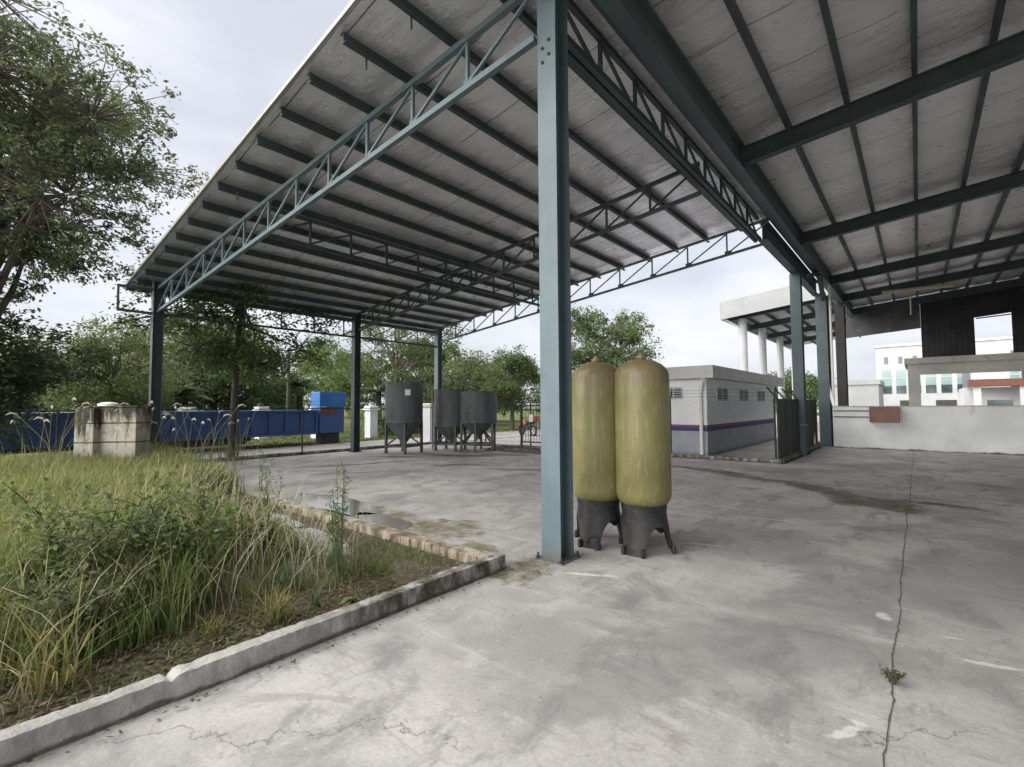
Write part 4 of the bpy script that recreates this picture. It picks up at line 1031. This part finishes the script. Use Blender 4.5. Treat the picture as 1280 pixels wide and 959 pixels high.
# ------------------------------------------------------------------ grass and weeds
def blades(name, B, H, W, col, lean, parent=None, rng=RNG, curl=.5):
    n=len(B); az=rng.uniform(0,2*np.pi,n); d=np.stack([np.cos(az),np.sin(az),np.zeros(n)],1)
    d=unit(d+lean); side=np.stack([-d[:,1],d[:,0],np.zeros(n)],1)
    a2=rng.uniform(0,2*np.pi,n); side=unit(side+.7*np.stack([np.cos(a2),np.sin(a2),np.zeros(n)],1))
    k=rng.uniform(.15,1.0,n)*curl
    rows=[]
    for t,wf in ((0,1.),(.4,.9),(.75,.6),(1.0,.06)):
        c=B+d*(k*H*t*t)[:,None]+np.array([0,0,1])*(H*(t-.35*k*t*t))[:,None]
        rows+= [c-side*(W*wf/2)[:,None], c+side*(W*wf/2)[:,None]]
    V=np.stack(rows,1).reshape(-1,3); base=np.arange(n)[:,None]*8
    F=np.concatenate([base+np.array([[0,1,3,2]]),base+np.array([[2,3,5,4]]),base+np.array([[4,5,7,6]])],0)
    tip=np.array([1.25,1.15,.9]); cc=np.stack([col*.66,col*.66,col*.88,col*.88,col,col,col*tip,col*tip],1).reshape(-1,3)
    return fast_mesh(name,V,F,cc,'blade',parent)
GP=np.array([(.13,.185,.055),(.17,.22,.07),(.10,.155,.045),(.215,.25,.10),(.29,.285,.15),(.40,.37,.25)])
def vnoise(x,y,s,sd):
    r=np.random.default_rng(sd); o=np.zeros_like(x)
    for i in range(5):
        a=r.uniform(0,6.28); f=s*(1.6**i); o+=np.sin((x*np.cos(a)+y*np.sin(a))*f+r.uniform(0,6.28))/(1.35**i)
    return o/2.4
def field(n, x0,x1,y0,y1, dens, hgt, sd, wlo=.004, whi=.009, curl=.6, dry=.25):
    rng=np.random.default_rng(sd); x=rng.uniform(x0,x1,n); y=rng.uniform(y0,y1,n)
    k=rng.uniform(0,1,n)<dens(x,y); x,y=x[k],y[k]; n=len(x)
    H=hgt(x,y)*rng.uniform(.55,1.2,n); W=rng.uniform(wlo,whi,n)*(1+.12*np.hypot(x,y))
    v=vnoise(x,y,1.1,sd+1); pd=np.clip(dry+.25*v,0.03,.9)
    idx=np.where(rng.uniform(0,1,n)<pd, rng.integers(3,6,n), rng.integers(0,4,n))
    col=GP[idx]*rng.uniform(.8,1.2,(n,1))
    return np.stack([x,y,np.full(n,.02)],1),H,W,col,rng
clip=lambda a:np.clip(a,0,1)
def dens1(x,y):
    edge=clip((-3.68-x+.12*vnoise(x,y,2.5,6))/.28)                       # bare strip by the kerb
    far=clip((2.75+.35*vnoise(x,y,1.5,4)+clip((-9-x)/3)*.9-y)/.5)
    mud=clip(((-4.9-x)/.9)+clip((1.6-y)/.6)*1.6)
    return edge*far*np.maximum(mud,.10)*(.65+.35*clip(.5+vnoise(x,y,1.2,9)))
def hgt1(x,y):
    base=.30+.34*clip((-3.6-x)/1.6)+.15*vnoise(x,y,1.4,12)+.07*vnoise(x,y,4.5,13)
    base*= .33+.67*clip((1.95+clip((-5.6-x)/1.5)*.7-y)/.8)
    return np.maximum(base,.08)
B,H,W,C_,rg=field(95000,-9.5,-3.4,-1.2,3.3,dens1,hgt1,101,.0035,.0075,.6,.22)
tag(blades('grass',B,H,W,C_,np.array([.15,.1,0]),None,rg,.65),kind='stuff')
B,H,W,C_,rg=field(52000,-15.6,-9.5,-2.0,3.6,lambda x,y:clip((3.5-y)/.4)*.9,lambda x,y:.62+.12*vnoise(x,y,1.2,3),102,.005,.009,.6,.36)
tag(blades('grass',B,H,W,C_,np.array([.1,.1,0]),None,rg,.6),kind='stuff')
n_=1500; rg=np.random.default_rng(120); xx=rg.uniform(-9.5,-3.9,n_); yv=rg.uniform(-1,2.5,n_)
tag(blades('grass',np.stack([xx,yv,np.full(n_,.02)],1),rg.uniform(.55,1.0,n_),rg.uniform(.004,.008,n_)*(1+.1*np.abs(xx)),np.array([(.38,.36,.23),(.48,.45,.32),(.26,.29,.13)])[rg.integers(0,3,n_)],np.array([.1,.1,0]),None,rg,.95),kind='stuff')
# sparse short growth on the mud and litter strip
B,H,W,C_,rg=field(14000,-6.5,-3.26,-1.0,3.3,lambda x,y:clip(.25+.5*vnoise(x,y,3,8)),lambda x,y:.07+.05*clip(vnoise(x,y,2,5)),103,.003,.006,.8,.45)
tag(blades('grass',B,H,W,C_,np.array([0,0,0]),None,rg,.9),kind='stuff')
# verge beyond the road
B,H,W,C_,rg=field(26000,-30,-20.3,4,26,lambda x,y:.8+0*x,lambda x,y:.10+.03*vnoise(x,y,.8,3),104,.02,.03,.6,.2); B[:,2]=-.1
tag(blades('grass',B,H,W,C_*.9,np.array([0,0,0]),None,rg,.7),kind='stuff')
# leaf litter on the bed strip, and the heap by the hoppers
def litter(name,x0,x1,y0,y1,n,z,size,sd,pal,heap=None):
    rng=np.random.default_rng(sd); x=rng.uniform(x0,x1,n); y=rng.uniform(y0,y1,n)
    zz=np.full(n,z)+rng.uniform(0,.02,n)
    if heap: zz=zz+heap*np.exp(-(((x-(x0+x1)/2)/(x1-x0)*3.2)**2+((y-(y0+y1)/2)/(y1-y0)*3.2)**2))*rng.uniform(.2,1,n)
    pal=np.array(pal); a=rng.uniform(0,6.28,n); L=size*rng.uniform(.4,1.5,n); w=L*rng.uniform(.25,.6,n)
    d=np.stack([np.cos(a),np.sin(a),rng.uniform(-.35,.35,n)],1)*L[:,None]/2; s=np.stack([-np.sin(a),np.cos(a),rng.uniform(-.35,.35,n)],1)*w[:,None]/2
    P=np.stack([x,y,zz],1); V=np.stack([P-d,P-s,P+d,P+s],1).reshape(-1,3)
    return tag(fast_mesh(name,V,np.arange(4*n).reshape(n,4),np.repeat(pal[rng.integers(0,len(pal),n)]*rng.uniform(.7,1.2,(n,1)),4,0),'leaf'),kind='stuff')
LP=[(.12,.085,.05),(.19,.145,.09),(.08,.055,.035),(.26,.21,.14),(.10,.10,.045),(.16,.10,.06)]
litter('leaf_litter',-4.1,-3.27,-1.0,2.6,5200,.032,.035,201,LP)
litter('ground_cover_leaves',-4.6,-3.29,-1.0,2.7,2600,.04,.035,210,[(.09,.13,.045),(.12,.165,.06),(.15,.17,.07),(.07,.10,.04)],.03)
litter('leaf_litter',-6.5,-3.3,1.8,3.35,1500,.034,.03,202,LP)
litter('leaf_litter',-3.12,-3.0,-.5,3.4,220,.006,.025,203,LP)
litter('leaf_litter',-3.2,-2.6,3.5,4.0,110,.006,.025,204,LP)
litter('yard_grit',-3.0,3.0,1.5,9,150,.005,.014,209,[(.08,.07,.06),(.15,.12,.09),(.3,.28,.26)])
litter('debris_heap',-12.2,-9.2,12.4,13.4,1500,.02,.09,205,LP+[(.3,.27,.22),(.2,.18,.16)],.24)
litter('debris_heap',-13.6,-11.6,11.1,12.2,200,.01,.06,206,LP,.04)

# individual plants
def leafy_plant(name,label,x,y,h,r,n,leaf,pal,seed,stems=7,group=None,z0=.02):
    rng=np.random.default_rng(seed); rd=random.Random(seed); root=empty(name,(x,y,z0),0,label,'plant',group)
    mb=MB(); pts=[]
    for i in range(stems):
        a=rd.uniform(0,6.28); e=Vector((math.cos(a)*r*rd.uniform(.2,.9),math.sin(a)*r*rd.uniform(.2,.9),h*rd.uniform(.65,1)))
        mm=e*.5+Vector((0,0,h*.12)); mb.tube([(0,0,-.02),mm,e],[.008,.006,.003],5)
        for k in range(9):
            t=.25+.75*k/8; p=(mm*(2*t) if t<.5 else mm.lerp(e,2*t-1)); pts.append(p)
            q=p+Vector((rd.uniform(-1,1),rd.uniform(-1,1),rd.uniform(.0,.8)))*r*.28; mb.tube([p,q],[.004,.002],4); pts.append(q)
    mb.build('stems','bark_dark',root)
    pts=np.array([tuple(p) for p in pts]); P=pts[rng.integers(0,len(pts),n)]+rng.normal(size=(n,3))*r*.13
    P[:,2]=np.maximum(P[:,2],.02)
    leaves('foliage',P,np.full(n,leaf),pal,root,unit(P-[0,0,h*.5]),.55,rng)
    return root
leafy_plant('weed_shrub','dark leafy weed shrub in the grass nearest the chipped kerb',-4.7,1.2,.78,.55,1700,.05,FRESH+GREENS[:3],1,11)
leafy_plant('weed_shrub','dark leafy weed shrub beside the tallest grass, taller of two',-4.9,.70,.95,.6,2000,.052,FRESH+OLIVE,2,12)
leafy_plant('weed_shrub','low spreading weed with fine leaves at the edge of the grass',-4.3,.62,.5,.5,1300,.042,OLIVE+GREENS,3,10)
leafy_plant('weed_shrub','spindly weed with reddish stem poking up through the grass',-5.3,.52,.85,.16,240,.035,OLIVE,4,4)
leafy_plant('weed_sprig','small green weed growing in the yard joint',-.17,3.52,.075,.07,150,.018,[(.07,.10,.025),(.11,.13,.035),(.15,.13,.06)],5,9,None,.004)
leafy_plant('broadleaf_weed','tiny bright broad-leaved weed against the kerb',-3.42,2.02,.09,.07,16,.085,[(.16,.20,.06),(.13,.18,.05)],6,4)
rdw = random.Random(77)
for i in range(16):
    wx, wy = rdw.uniform(-8.5,-4.0), rdw.uniform(-.4,2.2)
    if i == 0: w0 = leafy_plant('broadleaf_weed','knee-high pale green broad-leaved weed mixed through the tall grass',wx,wy,.62,.2,150,.075,FRESH+OLIVE,31,5,'broad-leaved weeds through the tall grass')
    else:
        w1 = copy_tree(w0); w1.location = (wx,wy,.02); w1.rotation_euler.z = rdw.uniform(0,6.28); w1.scale = (1,1,rdw.uniform(.75,1.2))
def tall_weed(label,x,y,h,seed,n=5,group='tall thin weeds by the muddy corner'):
    rng=np.random.default_rng(seed); rd=random.Random(seed); root=empty('tall_weed',(x,y,.02),0,label,'plant',group)
    mb=MB(); pts=[]
    for i in range(n):
        a=rd.uniform(0,6.28); l=rd.uniform(.05,.22)*h; e=Vector((math.cos(a)*l,math.sin(a)*l,h*rd.uniform(.7,1.05))); mm=e*.5+Vector((0,0,.05*h))
        mb.tube([(rd.uniform(-.04,.04),rd.uniform(-.04,.04),-.02),mm,e],[.006,.004,.0018],5)
        for k in range(10):
            t=.3+.7*k/9; p=mm.lerp(e,max(0,2*t-1)) if t>.5 else mm*(2*t)
            b=rd.uniform(0,6.28); q=p+Vector((math.cos(b)*.10,math.sin(b)*.10,.09))*rd.uniform(.5,1.2)*(1.2-t*.6)
            mb.tube([p,q],[.0028,.0012],4); pts.append(p.lerp(q,.6))
    g_=m_green; mb.build('stem',g_,root)
    pts=np.array([tuple(p) for p in pts]); P=np.repeat(pts,3,0)+rng.normal(size=(len(pts)*3,3))*.018
    leaves('foliage',P,np.full(len(P),.05),GREENS+FRESH,root,None,.2,rng)
m_green=dirty('green_stem',(.07,.10,.035),(.10,.13,.05),8,.7)
tall_weed('tall thin weed with forked seed stems beside the rust-stained kerb',-4.05,2.28,.98,11,6)
tall_weed('thin weed leaning over the muddy corner, shorter of the group',-4.35,2.42,.62,12,5)
tall_weed('thin weed standing before the puddles at the end of the tall grass',-5.7,2.35,.85,13,5)
tall_weed('wiry brown-tipped weed growing against the mud behind the grass',-6.3,2.45,1.05,14,4)
tall_weed('single thin weed rising above the grass toward the block pier',-7.6,2.2,1.1,15,3)
def tuft(label,x,y,h,n,w,seed,pal,curl=1.1,spread=.05,name='grass_tuft',group='grass tufts along the kerb'):
    rng=np.random.default_rng(seed); root=empty(name,(x,y,.02),0,label,'grass',group)
    B=np.stack([rng.normal(size=n)*spread,rng.normal(size=n)*spread,np.zeros(n)],1); pal=np.array(pal)
    blades('blades',B,h*rng.uniform(.6,1.1,n),w*rng.uniform(.7,1.2,n),pal[rng.integers(0,len(pal),n)]*rng.uniform(.8,1.2,(n,1)),np.array([0,0,0]),root,rng,curl)
YG=[(.19,.20,.06),(.24,.23,.08),(.14,.17,.045),(.30,.26,.12)]
BG=[(.13,.18,.10),(.16,.21,.12),(.11,.16,.07)]
tuft('yellow-green grass tuft arching over the kerb top',-3.62,1.55,.30,110,.007,21,YG,1.2)
tuft('small yellow-green tuft close behind the kerb break',-3.75,1.15,.22,60,.006,22,YG,1.3)
tuft('broad-bladed grey-green tuft at the edge of the mud',-4.1,1.85,.34,18,.022,23,BG,.9,.03)
tuft('broad-bladed upright tuft nearest the kerb',-3.65,1.85,.24,12,.016,24,BG,.7,.02)
tuft('long-bladed pale tuft at the near end of the kerb',-3.72,.36,.62,46,.010,25,YG,1.3,.06)
tuft('short dense green tuft on the mud beside the thin weeds',-4.0,2.55,.16,220,.005,26,[(.09,.13,.035),(.12,.16,.045)],.8,.12)
tuft('coarse grass tuft at the foot of the block pier',-13.2,1.9,.8,70,.014,27,YG+BG,.8,.12)
def reeds(label,x,y,h,n,seed):
    rng=np.random.default_rng(seed); rd=random.Random(seed); root=empty('plumed_grass',(x,y,.0),0,label,'grass','plumed grasses by the block pier')
    mb=MB(); pl=MB()
    for i in range(n):
        a=rd.uniform(0,6.28); l=rd.uniform(.15,.75); bx_,by_=rd.uniform(-.35,.35),rd.uniform(-.35,.35); hh=h*rd.uniform(.7,1.1)
        p0=Vector((bx_,by_,0)); p1=p0+Vector((math.cos(a)*l*.35,math.sin(a)*l*.35,hh*.6)); p2=p0+Vector((math.cos(a)*l,math.sin(a)*l,hh)); p3=p2+Vector((math.cos(a)*.16,math.sin(a)*.16,-.02))
        mb.tube([p0,p1,p2],[.007,.006,.004],5); pl.tube([p2-(p2-p1)*.06,p2,p2.lerp(p3,.5)+Vector((0,0,.035)),p3],[.006,.022,.024,.005],6)
    mb.build('stalks',m_straw,root); pl.build('plumes',m_plume,root,True)
    B=np.stack([rng.normal(size=60)*.25,rng.normal(size=60)*.25,np.zeros(60)],1)
    blades('blades',B,h*rng.uniform(.4,.8,60),rng.uniform(.010,.018,60),np.array(YG+BG)[rng.integers(0,7,60)],np.array([0,0,0]),root,rng,.9)
m_straw=dirty('straw_stalk',(.22,.20,.11),(.30,.27,.16),8,.8)
m_plume=dirty('pale_plume',(.38,.34,.27),(.48,.44,.36),20,.95,None,.6,80)
reeds('plumed grass clump between the block pier and the corner column',-13.9,3.0,1.75,11,1)
reeds('plumed grass clump before the trailer wheels past the corner column',-13.2,3.65,1.55,10,2)
reeds('plumed grass clump standing on the grassy side of the block pier',-13.9,1.2,1.7,8,3)
reeds('sparse plumed grass beside the slim tree trunk',-14.6,4.9,1.6,5,4)
